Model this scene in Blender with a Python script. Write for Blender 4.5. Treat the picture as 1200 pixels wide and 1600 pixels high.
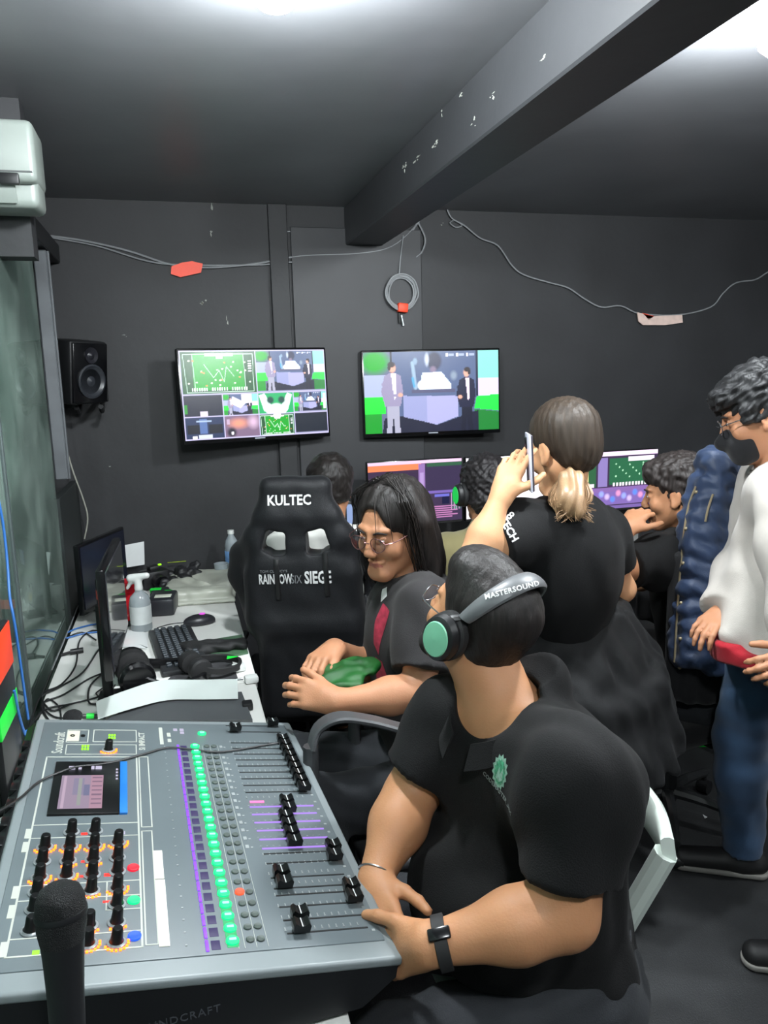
import bpy, bmesh, math, random
import numpy as np
from mathutils import Vector, Matrix, noise
from mathutils.bvhtree import BVHTree
random.seed(7)
for o in list(bpy.data.objects): bpy.data.objects.remove(o)
SC = bpy.context.scene; COL = SC.collection
PI = math.pi

# ------------------------------------------------------------------ camera
CAM_H = 1.68
YAW, PITCH, ROLL, FPX = math.radians(15), math.radians(10), .026, 1200
FW = Vector((math.sin(YAW)*math.cos(PITCH), math.cos(YAW)*math.cos(PITCH), -math.sin(PITCH)))
_r0 = Vector((math.cos(YAW), -math.sin(YAW), 0)); _u0 = _r0.cross(FW)
CR = _r0*math.cos(ROLL) - _u0*math.sin(ROLL)
CU = _r0*math.sin(ROLL) + _u0*math.cos(ROLL)
CO = Vector((0, 0, CAM_H))
cd = bpy.data.cameras.new('camera'); cam = bpy.data.objects.new('camera', cd); COL.objects.link(cam)
cam.matrix_world = Matrix.Translation(CO) @ Matrix((CR, CU, -FW)).transposed().to_4x4()
cd.sensor_fit = 'VERTICAL'; cd.sensor_height = 32; cd.lens = 24; cd.clip_start = .02; cd.clip_end = 50
SC.camera = cam
SC.view_settings.view_transform = 'Standard'; SC.view_settings.look = 'None'
SC.view_settings.exposure = 0.3; SC.view_settings.gamma = 1; SC.view_settings.use_curve_mapping = False
SC.cycles.use_denoising = True
SC.cycles.max_bounces = 6; SC.cycles.sample_clamp_indirect = 4

# ------------------------------------------------------------------ light of the room
W = bpy.data.worlds.new('world'); SC.world = W; W.use_nodes = True
W.node_tree.nodes['Background'].inputs[0].default_value = (.55, .62, .7, 1)
W.node_tree.nodes['Background'].inputs[1].default_value = .05
LAMPS = [(.235, 1.56, 2.42, 300), (1.36, 1.55, 2.42, 300), (.15, -.35, 2.42, 210), (1.9, -.3, 2.42, 170), (2.8, 1.0, 2.42, 170), (-1.0, 1.0, 2.42, 90)]  # the last lamp is added behind the glass to brighten that side
LAMP_COL = (.93, .98, 1.0)

# ------------------------------------------------------------------ points measured in the photo, turned into places in the room
def ray(x, y): return FW + CR*((x-600)/FPX) - CU*((y-800)/FPX)
def pd(x, y, d): return CO + ray(x, y)*d
def pz(x, y, z):
    r = ray(x, y); return CO + r*((z-CAM_H)/r.z)
def pY(x, y, Y):
    r = ray(x, y); return CO + r*(Y/r.y)

# ------------------------------------------------------------------ materials
def lin(c):
    if isinstance(c, str):
        c = tuple(int(c[i:i+2], 16)/255 for i in (0, 2, 4))
    return tuple((v/12.92 if v <= .04045 else ((v+.055)/1.055)**2.4) for v in c)
MATS = {}
def mat(name, col, rough=.6, metal=0, spec=.5, var=.15, nscale=8, bump=0, bscale=60, stretch=(1, 1, 1), emit=None, es=0, trans=0, coat=0, sheen=0, alpha=1, sss=0):
    if name in MATS: return MATS[name]
    m = bpy.data.materials.new(name); m.use_nodes = True; nt = m.node_tree; N = nt.nodes; L = nt.links
    b = N['Principled BSDF']; c = lin(col)
    b.inputs['Base Color'].default_value = (*c, 1); b.inputs['Roughness'].default_value = rough
    b.inputs['Metallic'].default_value = metal; b.inputs['Specular IOR Level'].default_value = spec
    b.inputs['Transmission Weight'].default_value = trans; b.inputs['Coat Weight'].default_value = coat
    b.inputs['Sheen Weight'].default_value = sheen; b.inputs['Alpha'].default_value = alpha
    b.inputs['Subsurface Weight'].default_value = sss
    if sss: b.inputs['Subsurface Radius'].default_value = (.01, .004, .002)
    if emit:
        b.inputs['Emission Color'].default_value = (*lin(emit), 1); b.inputs['Emission Strength'].default_value = es
    tc = N.new('ShaderNodeTexCoord'); mp = N.new('ShaderNodeMapping'); L.new(tc.outputs['Object'], mp.inputs[0]); mp.inputs['Scale'].default_value = stretch
    if var:
        n = N.new('ShaderNodeTexNoise'); n.inputs['Scale'].default_value = nscale; n.inputs['Detail'].default_value = 5; L.new(mp.outputs[0], n.inputs['Vector'])
        r = N.new('ShaderNodeValToRGB'); r.color_ramp.elements[0].position = .3; r.color_ramp.elements[1].position = .7
        r.color_ramp.elements[0].color = (*[v*(1-var) for v in c], 1); r.color_ramp.elements[1].color = (*[min(1, v*(1+var)) for v in c], 1)
        L.new(n.outputs['Fac'], r.inputs[0]); L.new(r.outputs[0], b.inputs['Base Color'])
    if bump:
        n2 = N.new('ShaderNodeTexNoise'); n2.inputs['Scale'].default_value = bscale; n2.inputs['Detail'].default_value = 3; L.new(mp.outputs[0], n2.inputs['Vector'])
        bp = N.new('ShaderNodeBump'); bp.inputs['Strength'].default_value = bump; bp.inputs['Distance'].default_value = .004
        L.new(n2.outputs['Fac'], bp.inputs['Height']); L.new(bp.outputs[0], b.inputs['Normal'])
    MATS[name] = m; return m
def glow(name, col, s):
    return mat(name, '101010', emit=col, es=s, var=0)
def picture_mat(name, strength):
    m = bpy.data.materials.new(name); m.use_nodes = True; nt = m.node_tree; N = nt.nodes; L = nt.links
    b = N['Principled BSDF']; b.inputs['Base Color'].default_value = (.01, .01, .012, 1); b.inputs['Roughness'].default_value = .25
    a = N.new('ShaderNodeAttribute'); a.attribute_name = 'Col'
    L.new(a.outputs['Color'], b.inputs['Emission Color']); b.inputs['Emission Strength'].default_value = strength
    return m

# ------------------------------------------------------------------ hard surface mesh builder
def frame(fwd, up=(0, 0, 1)):
    f = Vector(fwd).normalized(); r = f.cross(Vector(up)).normalized(); u = r.cross(f)
    return Matrix((r, f, u)).transposed()          # columns: right, forward, up
def M4(loc, R=None):
    m = (R.to_4x4() if R is not None else Matrix.Identity(4)); return Matrix.Translation(Vector(loc)) @ m
def catmull(P, n=6, closed=False):
    P = [Vector(p) for p in P]; out = []
    K = len(P)
    for i in range(K if closed else K-1):
        a, b, c, d = (P[(i-1) % K] if closed or i else P[0]*2-P[1]), P[i], P[(i+1) % K], (P[(i+2) % K] if closed or i+2 < K else P[-1]*2-P[-2])
        for j in range(n):
            t = j/n
            out.append(.5*((2*b)+(c-a)*t+(2*a-5*b+4*c-d)*t*t+(-a+3*b-3*c+d)*t**3))
    if not closed: out.append(P[-1])
    return out
class MB:
    def __init__(s): s.v = []; s.f = []; s.mi = []; s.M = Matrix.Identity(4); s.m = 0
    def raw(s, vs, fs, M=None):
        T = s.M @ M if M is not None else s.M
        o = len(s.v); s.v += [T @ Vector(v) for v in vs]; s.f += [[i+o for i in f] for f in fs]; s.mi += [s.m]*len(fs); return s
    def box(s, c, d, R=None, bev=0, seg=2):
        bm = bmesh.new(); bmesh.ops.create_cube(bm, size=1); bmesh.ops.scale(bm, vec=d, verts=bm.verts)
        if bev: bmesh.ops.bevel(bm, geom=bm.edges[:], offset=min(bev, min(d)*.49), segments=seg, affect='EDGES', profile=.5)
        bm.verts.index_update(); s.raw([v.co.copy() for v in bm.verts], [[v.index for v in f.verts] for f in bm.faces], M4(c, R)); bm.free(); return s
    def cyl(s, a, b, ra, rb=None, n=16, cap=True):
        rb = ra if rb is None else rb; a = Vector(a); b = Vector(b); d = (b-a).normalized()
        x = d.orthogonal().normalized(); y = d.cross(x); vs = []
        for c, r in ((a, ra), (b, rb)):
            vs += [c+(x*math.cos(2*PI*i/n)+y*math.sin(2*PI*i/n))*r for i in range(n)]
        fs = [[i, (i+1) % n, n+(i+1) % n, n+i] for i in range(n)]
        if cap: fs += [list(range(n))[::-1], list(range(n, 2*n))]
        return s.raw(vs, fs)
    def tube(s, P, r, n=6, sm=5, closed=False):
        P = catmull(P, sm, closed) if sm else [Vector(p) for p in P]
        K = len(P); vs = []; x = None
        for i, p in enumerate(P):
            d = ((P[(i+1) % K]-P[i-1]) if closed else (P[min(i+1, K-1)]-P[max(i-1, 0)]))
            if d.length < 1e-9: d = Vector((0, 0, 1))
            d.normalize()
            x = (d.orthogonal() if x is None else (x-d*x.dot(d))).normalized(); y = d.cross(x)
            rr = r(i/(K-1)) if callable(r) else r
            vs += [p+(x*math.cos(2*PI*j/n)+y*math.sin(2*PI*j/n))*rr for j in range(n)]
        fs = [[i*n+j, i*n+(j+1) % n, ((i+1) % K)*n+(j+1) % n, ((i+1) % K)*n+j] for i in range(K if closed else K-1) for j in range(n)]
        if not closed: fs += [list(range(n))[::-1], [(K-1)*n+j for j in range(n)]]
        return s.raw(vs, fs)
    def lathe(s, prof, M=None, n=24):
        vs = []; fs = []; K = len(prof)
        for r, z in prof: vs += [(r*math.cos(2*PI*j/n), r*math.sin(2*PI*j/n), z) for j in range(n)]
        for i in range(K-1):
            for j in range(n): fs.append([i*n+j, i*n+(j+1) % n, (i+1)*n+(j+1) % n, (i+1)*n+j])
        if prof[0][0] > 1e-6: fs.append(list(range(n))[::-1])
        if prof[-1][0] > 1e-6: fs.append([(K-1)*n+j for j in range(n)])
        return s.raw(vs, fs, M)
    def prism(s, poly, z0, z1, M=None):
        n = len(poly); vs = [(x, y, z0) for x, y in poly]+[(x, y, z1) for x, y in poly]
        return s.raw(vs, [list(range(n))[::-1], list(range(n, 2*n))]+[[i, (i+1) % n, n+(i+1) % n, n+i] for i in range(n)], M)
    def ball(s, c, r, R=None, n=12):
        r = (r, r, r) if not hasattr(r, '__len__') else r
        bm = bmesh.new(); bmesh.ops.create_uvsphere(bm, u_segments=n*2, v_segments=n, radius=1); bmesh.ops.scale(bm, vec=r, verts=bm.verts)
        bm.verts.index_update(); s.raw([v.co.copy() for v in bm.verts], [[v.index for v in f.verts] for f in bm.faces], M4(c, R)); bm.free(); return s
    def mesh(s, name, mats, smooth=35):
        me = bpy.data.meshes.new(name); me.from_pydata([tuple(v) for v in s.v], [], s.f)
        for m in (mats if isinstance(mats, (list, tuple)) else [mats]): me.materials.append(m)
        me.polygons.foreach_set('material_index', s.mi)
        bm = bmesh.new(); bm.from_mesh(me); bmesh.ops.recalc_face_normals(bm, faces=bm.faces); bm.to_mesh(me); bm.free()
        if smooth:
            me.polygons.foreach_set('use_smooth', [True]*len(me.polygons)); me.set_sharp_from_angle(angle=math.radians(smooth))
        return me
    def build(s, name, mats, parent=None, world=True, smooth=35):
        return link(name, s.mesh(name, mats, smooth), parent, world)

def link(name, me, parent=None, world=True):
    """One mesh object; world=True: the mesh is in room coordinates and is moved into its parent's frame."""
    o = bpy.data.objects.new(name, me); COL.objects.link(o)
    if parent is not None:
        o.parent = parent
        if world:
            p = parent; T = Matrix.Identity(4)
            while p is not None: T = Matrix.LocRotScale(p.location, p.rotation_euler, p.scale) @ T; p = p.parent
            me.transform(T.inverted())
    return o
def tag(o, label, cat, group=None, kind=None):
    o['label'] = label; o['category'] = cat
    if group: o['group'] = group
    if kind: o['kind'] = kind
    return o
def thing(name, label, cat, loc=(0, 0, 0), R=None, group=None):
    o = bpy.data.objects.new(name, None); COL.objects.link(o); o.empty_display_size = .05
    o.location = loc
    if R is not None: o.rotation_euler = R.to_euler()
    return tag(o, label, cat, group)
def single(name, mb, m, label, cat, loc=None, group=None, kind=None, smooth=35):
    """A thing that is one mesh; its origin goes to loc."""
    me = mb.mesh(name, m, smooth); o = bpy.data.objects.new(name, me); COL.objects.link(o)
    if loc is not None: me.transform(Matrix.Translation(-Vector(loc))); o.location = loc
    return tag(o, label, cat, group, kind)
def struct(name, mb, m, smooth=0):
    o = bpy.data.objects.new(name, mb.mesh(name, m, smooth)); COL.objects.link(o); o['kind'] = 'structure'; return o
def inst(name, me, M, parent):
    """another part that shares mesh data, placed in its parent's frame"""
    o = bpy.data.objects.new(name, me); COL.objects.link(o); o.parent = parent; o.matrix_local = M; return o
def copy_tree(o, parent=None):
    c = o.copy(); COL.objects.link(c)
    if parent is not None: c.parent = parent
    for ch in [x for x in bpy.data.objects if x.parent == o]: copy_tree(ch, c)
    return c

# ------------------------------------------------------------------ writing
def text_mesh(txt, size, extrude=.0004, bold=0, sx=1, res=2, space=1, align='CENTER'):
    cu = bpy.data.curves.new('txt', 'FONT'); cu.body = txt; cu.size = size; cu.extrude = extrude; cu.align_x = align; cu.align_y = 'CENTER'
    cu.offset = bold; cu.resolution_u = res; cu.space_character = space
    o = bpy.data.objects.new('txt', cu); COL.objects.link(o)
    me = bpy.data.meshes.new_from_object(o.evaluated_get(bpy.context.evaluated_depsgraph_get()))
    bpy.data.objects.remove(o); bpy.data.curves.remove(cu)
    if sx != 1: me.transform(Matrix.Diagonal((sx, 1, 1, 1)))
    me.materials.clear(); return me
def put_text(name, txt, size, M, m, parent=None, world=True, **k):
    me = text_mesh(txt, size, **k); me.transform(M); me.materials.append(m); return link(name, me, parent, world)
def bvh_of(me_or_obj):
    me = me_or_obj; return BVHTree.FromPolygons([v.co.copy() for v in me.vertices], [list(p.vertices) for p in me.polygons])
def decal(me, M, direction, bvh, lift=.0012, cut=0):
    """lay a flat mesh (text, emblem) onto a curved surface: every vertex is pushed along direction until it touches"""
    bm = bmesh.new(); bm.from_mesh(me)
    bmesh.ops.triangulate(bm, faces=bm.faces)
    for _ in range(4):
        es = [e for e in bm.edges if e.calc_length() > cut] if cut else []
        if not es: break
        bmesh.ops.subdivide_edges(bm, edges=es, cuts=1); bmesh.ops.triangulate(bm, faces=bm.faces)
    d = Vector(direction).normalized(); bad = []
    for v in bm.verts:
        p = M @ v.co; z = v.co.z
        h = bvh.ray_cast(p-d*.25, d, .6)
        if h[0] is None: bad.append(v)
        else: v.co = h[0]-d*(lift+max(0, z))
    bmesh.ops.delete(bm, geom=bad, context='VERTS'); bm.to_mesh(me); bm.free(); return me

# ------------------------------------------------------------------ painted pictures for the screens (a grid of points, each with its own emitted colour)
class Pic:
    def __init__(s, nx, ny, bg):
        s.nx, s.ny = nx, ny; s.a = np.zeros((ny, nx, 3)); s.a[:] = s.c(bg)
        s.X, s.Y = np.meshgrid((np.arange(nx)+.5)/nx, 1-(np.arange(ny)+.5)/ny)   # Y downwards from the top
        s.Y = 1-s.Y; s.Y = (np.arange(ny)[:, None]+.5)/ny+0*s.X
    def c(s, col): return np.array(lin(col))
    def put(s, m, col, al=1): s.a = s.a*(1-m[..., None]*al)+s.c(col)*m[..., None]*al
    def rect(s, x0, y0, x1, y1, col, al=1): s.put(((s.X >= x0) & (s.X <= x1) & (s.Y >= y0) & (s.Y <= y1))*1., col, al)
    def ell(s, x, y, rx, ry, col, al=1, soft=0):
        d = np.sqrt(((s.X-x)/rx)**2+((s.Y-y)/ry)**2); s.put(np.clip((1-d)/max(soft, .02), 0, 1), col, al)
    def poly(s, P, col, al=1):
        ins = np.zeros(s.X.shape, bool); n = len(P)
        for i in range(n):
            x1, y1 = P[i]; x2, y2 = P[(i+1) % n]
            if y1 == y2: continue
            c = ((y1 > s.Y) != (y2 > s.Y)) & (s.X < (x2-x1)*(s.Y-y1)/(y2-y1)+x1); ins ^= c
        s.put(ins*1., col, al)
    def line(s, x0, y0, x1, y1, w, col, asp=1.78, al=1):
        dx, dy = (x1-x0)*asp, y1-y0; L = dx*dx+dy*dy+1e-12
        t = np.clip(((s.X-x0)*asp*dx+(s.Y-y0)*dy)/L, 0, 1)
        d = np.hypot((s.X-x0)*asp-t*dx, (s.Y-y0)-t*dy); s.put(np.clip((w-d)/w*2, 0, 1), col, al)
    def mesh(s, w, h, m):
        """upright in the local xz plane, centre at the origin, facing -y"""
        nx, ny = s.nx, s.ny; me = bpy.data.meshes.new('picture')
        x = (np.arange(nx)/(nx-1)-.5)*w; z = (.5-np.arange(ny)/(ny-1))*h
        co = np.zeros((ny, nx, 3)); co[..., 0] = x[None]; co[..., 2] = z[:, None]
        i = np.arange(ny*nx).reshape(ny, nx); q = np.stack([i[1:, :-1], i[1:, 1:], i[:-1, 1:], i[:-1, :-1]], -1).reshape(-1, 4)
        np_mesh(me, co.reshape(-1, 3), q)
        at = me.color_attributes.new('Col', 'FLOAT_COLOR', 'POINT'); c = np.ones((ny*nx, 4)); c[:, :3] = s.a.reshape(-1, 3); at.data.foreach_set('color', c.ravel())
        me.materials.append(m); return me
def np_mesh(me, V, Q):
    me.vertices.add(len(V)); me.vertices.foreach_set('co', np.ascontiguousarray(V, dtype=np.float32).ravel())
    me.loops.add(Q.size); me.loops.foreach_set('vertex_index', np.ascontiguousarray(Q, dtype=np.int32).ravel())
    me.polygons.add(len(Q)); me.polygons.foreach_set('loop_start', np.arange(0, Q.size, 4, dtype=np.int32))
    me.update(calc_edges=True)

# ------------------------------------------------------------------ soft forms: smooth unions of tapered shapes, meshed as one skin
def _v(a): return np.array(a, dtype=np.float32)
class cap:
    def __init__(s, a, b, ra, rb=None, w=None, f=1):
        s.a, s.b, s.ra, s.rb = _v(a), _v(b), ra, (ra if rb is None else rb); s.w = None if w is None else _v(Vector(w).normalized()); s.f = f
        R = max(s.ra, s.rb)*max(1, f); s.lo = np.minimum(s.a, s.b)-R; s.hi = np.maximum(s.a, s.b)+R
    def d(s, X, Y, Z):
        ab = s.b-s.a; L = float(ab@ab)+1e-9
        x, y, z = X-s.a[0], Y-s.a[1], Z-s.a[2]
        t = np.clip((x*ab[0]+y*ab[1]+z*ab[2])/L, 0, 1)
        x = x-t*ab[0]; y = y-t*ab[1]; z = z-t*ab[2]
        r = s.ra+(s.rb-s.ra)*t
        if s.w is None: return np.sqrt(x*x+y*y+z*z)-r
        q = x*s.w[0]+y*s.w[1]+z*s.w[2]; g = q*(1/s.f-1)
        x = x+g*s.w[0]; y = y+g*s.w[1]; z = z+g*s.w[2]
        return (np.sqrt(x*x+y*y+z*z)-r)*min(1, s.f)
class ell:
    def __init__(s, c, r, R=None):
        s.c = _v(c); s.r = _v(r); s.R = np.eye(3, dtype=np.float32) if R is None else _v([list(x) for x in R])
        e = np.abs(s.R)@s.r; s.lo = s.c-e; s.hi = s.c+e
    def loc(s, X, Y, Z):
        x, y, z = X-s.c[0], Y-s.c[1], Z-s.c[2]; R = s.R
        return (x*R[0, 0]+y*R[1, 0]+z*R[2, 0], x*R[0, 1]+y*R[1, 1]+z*R[2, 1], x*R[0, 2]+y*R[1, 2]+z*R[2, 2])
    def d(s, X, Y, Z):
        a, b, c = s.loc(X, Y, Z); r = s.r
        k0 = np.sqrt((a/r[0])**2+(b/r[1])**2+(c/r[2])**2); k1 = np.sqrt((a/r[0]**2)**2+(b/r[1]**2)**2+(c/r[2]**2)**2)+1e-6
        return k0*(k0-1)/k1
class box(ell):
    def __init__(s, c, r, R=None, rd=.01): ell.__init__(s, c, r, R); s.rd = rd
    def d(s, X, Y, Z):
        a, b, c = s.loc(X, Y, Z); q = [np.abs(v)-(h-s.rd) for v, h in zip((a, b, c), s.r)]
        o = np.sqrt(sum(np.maximum(v, 0)**2 for v in q)); return o+np.minimum(np.maximum(np.maximum(q[0], q[1]), q[2]), 0)-s.rd
class Clay:
    def __init__(s, h): s.h = h; s.ops = []
    def add(s, p, k=.02, inf=0, cut=None): s.ops.append(('u', p, k, inf, cut)); return s
    def sub(s, p, k=.01, inf=0, cut=None): s.ops.append(('s', p, k, inf, cut)); return s
    def mesh(s, name, smooth=2, fold=None, keep=None):
        h = s.h; u = [o for o in s.ops if o[0] == 'u']
        lo = np.min([o[1].lo-o[3] for o in u], 0)-4*h; hi = np.max([o[1].hi+o[3] for o in u], 0)+4*h
        n = np.ceil((hi-lo)/h).astype(int)+1; g = np.full(n, 1., np.float32)
        ax = [lo[i]+h*np.arange(n[i], dtype=np.float32) for i in range(3)]
        for op, p, k, inf, cut in s.ops:
            m = k+inf+3*h
            i0 = np.maximum(np.floor((p.lo-m-lo)/h).astype(int), 0); i1 = np.minimum(np.ceil((p.hi+m-lo)/h).astype(int)+1, n)
            if (i1 <= i0).any(): continue
            sl = tuple(slice(a, b) for a, b in zip(i0, i1))
            X, Y, Z = ax[0][sl[0]][:, None, None], ax[1][sl[1]][None, :, None], ax[2][sl[2]][None, None, :]
            d = p.d(X, Y, Z)-inf
            if cut is not None:
                for cp, cn in cut:                     # keep the side the normal points away from
                    cp, cn = _v(cp), _v(Vector(cn).normalized()); d = np.maximum(d, (X-cp[0])*cn[0]+(Y-cp[1])*cn[1]+(Z-cp[2])*cn[2])
            a = g[sl]
            if op == 'u': q = np.maximum(k-np.abs(a-d), 0)/k; g[sl] = np.minimum(a, d)-q*q*k*.25
            else: d = -d; q = np.maximum(k-np.abs(a-d), 0)/k; g[sl] = np.maximum(a, d)+q*q*k*.25
        V, Q = nets(g); V = V*h+lo
        E = np.unique(np.sort(np.concatenate([Q[:, [0, 1]], Q[:, [1, 2]], Q[:, [2, 3]], Q[:, [3, 0]]]), 1), axis=0)
        cnt = np.bincount(E.ravel(), minlength=len(V))[:, None]+1e-9
        for it in range(smooth):
            for lam in (.5, -.52):
                S = np.stack([np.bincount(E[:, 0], V[E[:, 1], c], len(V))+np.bincount(E[:, 1], V[E[:, 0], c], len(V)) for c in range(3)], 1)
                V = V+lam*(S/cnt-V)
        me = bpy.data.meshes.new(name); 
        if fold is not None:
            nrm = np.zeros_like(V); P = V[Q]; fn = np.cross(P[:, 2]-P[:, 0], P[:, 3]-P[:, 1])
            for c in range(4):
                for a in range(3): nrm[:, a] += np.bincount(Q[:, c], fn[:, a], len(V))
            nrm /= np.linalg.norm(nrm, axis=1)[:, None]+1e-12
            V = V+nrm*fold(V)[:, None]
        np_mesh(me, V, Q); me.polygons.foreach_set('use_smooth', [True]*len(Q)); return me
def nets(g):
    ins = g < 0
    def cor(a): return [a[i:a.shape[0]-1+i, j:a.shape[1]-1+j, k:a.shape[2]-1+k] for i in (0, 1) for j in (0, 1) for k in (0, 1)]
    C = cor(ins); anyi = np.zeros_like(C[0]); alli = np.ones_like(C[0])
    for c in C: anyi |= c; alli &= c
    act = np.argwhere(anyi & ~alli); idx = np.full(anyi.shape, -1, np.int32); idx[tuple(act.T)] = np.arange(len(act))
    cv = [g[act[:, 0]+i, act[:, 1]+j, act[:, 2]+k] for i in (0, 1) for j in (0, 1) for k in (0, 1)]
    off = [(i, j, k) for i in (0, 1) for j in (0, 1) for k in (0, 1)]
    S = np.zeros((len(act), 3)); W_ = np.zeros(len(act))
    for a in range(8):
        for b in range(a+1, 8):
            if sum(abs(x-y) for x, y in zip(off[a], off[b])) != 1: continue
            m = (cv[a] < 0) != (cv[b] < 0); t = np.where(m, cv[a]/np.where(m, cv[a]-cv[b], 1), 0)
            for c in range(3): S[:, c] += np.where(m, off[a][c]+t*(off[b][c]-off[a][c]), 0)
            W_ += m
    V = act+S/W_[:, None]; Q = []
    for a in range(3):
        b, c = (a+1) % 3, (a+2) % 3
        s0 = [slice(None)]*3; s1 = [slice(None)]*3; s0[a] = slice(0, -1); s1[a] = slice(1, None)
        x0, x1 = ins[tuple(s0)], ins[tuple(s1)]
        e = np.argwhere(x0 != x1); e = e[(e[:, b] > 0) & (e[:, c] > 0) & (e[:, b] < g.shape[b]-1) & (e[:, c] < g.shape[c]-1)]
        fl = x0[tuple(e.T)]; q = []
        for db, dc in ((-1, -1), (0, -1), (0, 0), (-1, 0)):
            f = e.copy(); f[:, b] += db; f[:, c] += dc; q.append(idx[tuple(f.T)])
        q = np.stack(q, 1); q[~fl] = q[~fl][:, ::-1]; Q.append(q)
    return V, np.concatenate(Q)
def soft(amp, L, seed=0, st=(1, 1, 1)):
    """low folds of cloth: a sum of a few crossed waves"""
    rs = np.random.RandomState(seed); ws = [(rs.randn(3)*np.array(st)/L*2.2, rs.rand()*6.28, rs.rand()*.7+.3) for _ in range(9)]
    def f(V):
        o = np.zeros(len(V)); warp = np.sin(V@(rs.randn(3)*0+np.array([3.1, 2.3, 1.7])/L*.5))
        for w, ph, a in ws: o += a*np.sin(V@w+ph+1.3*warp)
        return amp*o/2.2
    return f
# ================================================================== THE ROOM
X0, X1, Y0, Y1, ZC = -1.5, 3.75, -1.3, 3.86, 2.50
GX = -.47                                            # the glass partition beside the left desk
m_wall = mat('black_wall_paint', (.145, .148, .158), rough=.62, var=.22, nscale=3, bump=.25, bscale=25)
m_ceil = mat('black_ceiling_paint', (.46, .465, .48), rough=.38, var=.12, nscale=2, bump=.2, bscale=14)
m_floor = mat('dark_rubber_floor', (.165, .17, .175), rough=.6, var=.25, nscale=6, bump=.4, bscale=220)
m_panel = mat('black_panel', (.185, .188, .20), rough=.55, var=.15, nscale=3)
m_chalk = mat('bare_plaster', (.62, .63, .60), rough=.9, var=.3, nscale=40)
m_black = mat('black_plastic', (.085, .088, .095), rough=.45, var=.1)
m_blackg = mat('black_gloss', (.05, .052, .06), rough=.2, var=.05)
m_rubber = mat('black_rubber', (.10, .10, .105), rough=.7, var=.1)
m_white = mat('white_plastic', (.86, .87, .86), rough=.35, var=.03)
m_orange = mat('orange_tape', (.98, .27, .12), rough=.5, var=.06)
m_green = mat('green_tape', (.10, .86, .25), rough=.5, var=.06)
m_cable = mat('grey_cable', (.52, .53, .54), rough=.5, var=.1)
m_bcable = mat('black_cable', (.12, .125, .13), rough=.45, var=.1)
m_blue = mat('blue_cable', (.18, .40, .68), rough=.45, var=.05)
m_steel = mat('steel', (.62, .63, .64), rough=.3, metal=1, var=.05)
m_paper = mat('white_paper', (.84, .85, .85), rough=.8, var=.04)

struct('floor', MB().box(((X0+X1)/2, (Y0+Y1)/2, -.05), (X1-X0, Y1-Y0, .1)), m_floor)
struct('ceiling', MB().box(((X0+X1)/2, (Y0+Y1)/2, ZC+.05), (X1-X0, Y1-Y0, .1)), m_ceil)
struct('wall_back', MB().box(((X0+X1)/2, Y1+.05, ZC/2), (X1-X0+.2, .1, ZC)), m_wall)
struct('wall_left', MB().box((X0-.05, (Y0+Y1)/2, ZC/2), (.1, Y1-Y0, ZC)), m_wall)
struct('wall_right', MB().box((X1+.05, (Y0+Y1)/2, ZC/2), (.1, Y1-Y0, ZC)), m_wall)
struct('wall_front', MB().box(((X0+X1)/2, Y0-.05, ZC/2), (X1-X0+.2, .1, ZC)), m_wall)
# ceiling beam
mb = MB().box((.965, (Y0+Y1)/2, 2.41), (.19, Y1-Y0-.002, .18), bev=.006, seg=1)
struct('trim_1', mb, mat('beam_paint', (.20, .205, .215), rough=.5, var=.12, nscale=2, bump=.3, bscale=14))
# boards between and behind the televisions on the back wall
mb = MB(); mb.box((.93, Y1-.008, 1.35), (.66, .016, 2.1), bev=.003, seg=1); struct('trim_2', mb, m_panel)
mb = MB(); mb.box((.54, Y1-.014, 1.25), (.09, .028, 2.5), bev=.003, seg=1); struct('trim_3', mb, m_wall)
# bare plaster flecks on the walls and on the beam
rr = random.Random(3)
def flecks(name, spots, M, seed):
    r = random.Random(seed); mb = MB()
    for x, y, w, h, n in spots:
        for k in range(n):
            a = r.uniform(-.5, .5); cx, cy = x+r.gauss(0, w*.5), y+r.gauss(0, h*.5); ww = r.uniform(.15, .6)*w; hh = r.uniform(.15, .6)*h
            P = [(cx+ww*math.cos(t)*r.uniform(.3, 1), cy+hh*math.sin(t)*r.uniform(.3, 1)) for t in [i*PI/4 for i in range(8)]]
            mb.prism(P, 0, .0012, M)
    return mb
MW = M4((0, Y1, 0), Matrix(((1, 0, 0), (0, 0, -1), (0, 1, 0))))        # x, z on the back wall, thickness towards the room
def wx(x, y): p = pY(x, y, Y1); return (p.x, p.z)
sp = []
for px_, py_, w, h, n in ((330, 312, .012, .04, 4), (332, 368, .012, .03, 3), (318, 470, .02, .018, 4), (355, 500, .008, .03, 2), (196, 524, .02, .006, 3), (570, 366, .05, .006, 5), (480, 360, .03, .004, 3), (170, 730, .008, .008, 2), (560, 600, .008, .008, 2), (548, 560, .02, .006, 3), (690, 350, .01, .01, 2)):
    sp.append((*wx(px_, py_), w, h, n))
single('plaster_chip', flecks('f', sp, MW, 5), m_chalk, 'small pale chips in the black paint of the back wall', 'paint chips', kind='stuff', smooth=0)
MB_ = Matrix(((0, -1, 0, .8698), (1, 0, 0, 0), (0, 0, 1, 0), (0, 0, 0, 1)))
MBm = M4((.8700, 0, 0), Matrix(((0, 0, -1), (1, 0, 0), (0, 1, 0))))      # (y, z) on the left face of the beam
sp = []
for px_, py_, w, h, n in ((632, 262, .03, .02, 6), (680, 225, .03, .012, 5), (655, 245, .06, .008, 4), (740, 190, .02, .012, 4), (770, 150, .02, .012, 4), (720, 120, .02, .01, 3), (690, 170, .02, .01, 3), (850, 90, .02, .01, 3)):
    r = ray(px_, py_); p = CO+r*(.87/r.x); sp.append((p.y, min(2.48, max(2.335, p.z)), w, h, n))
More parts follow.
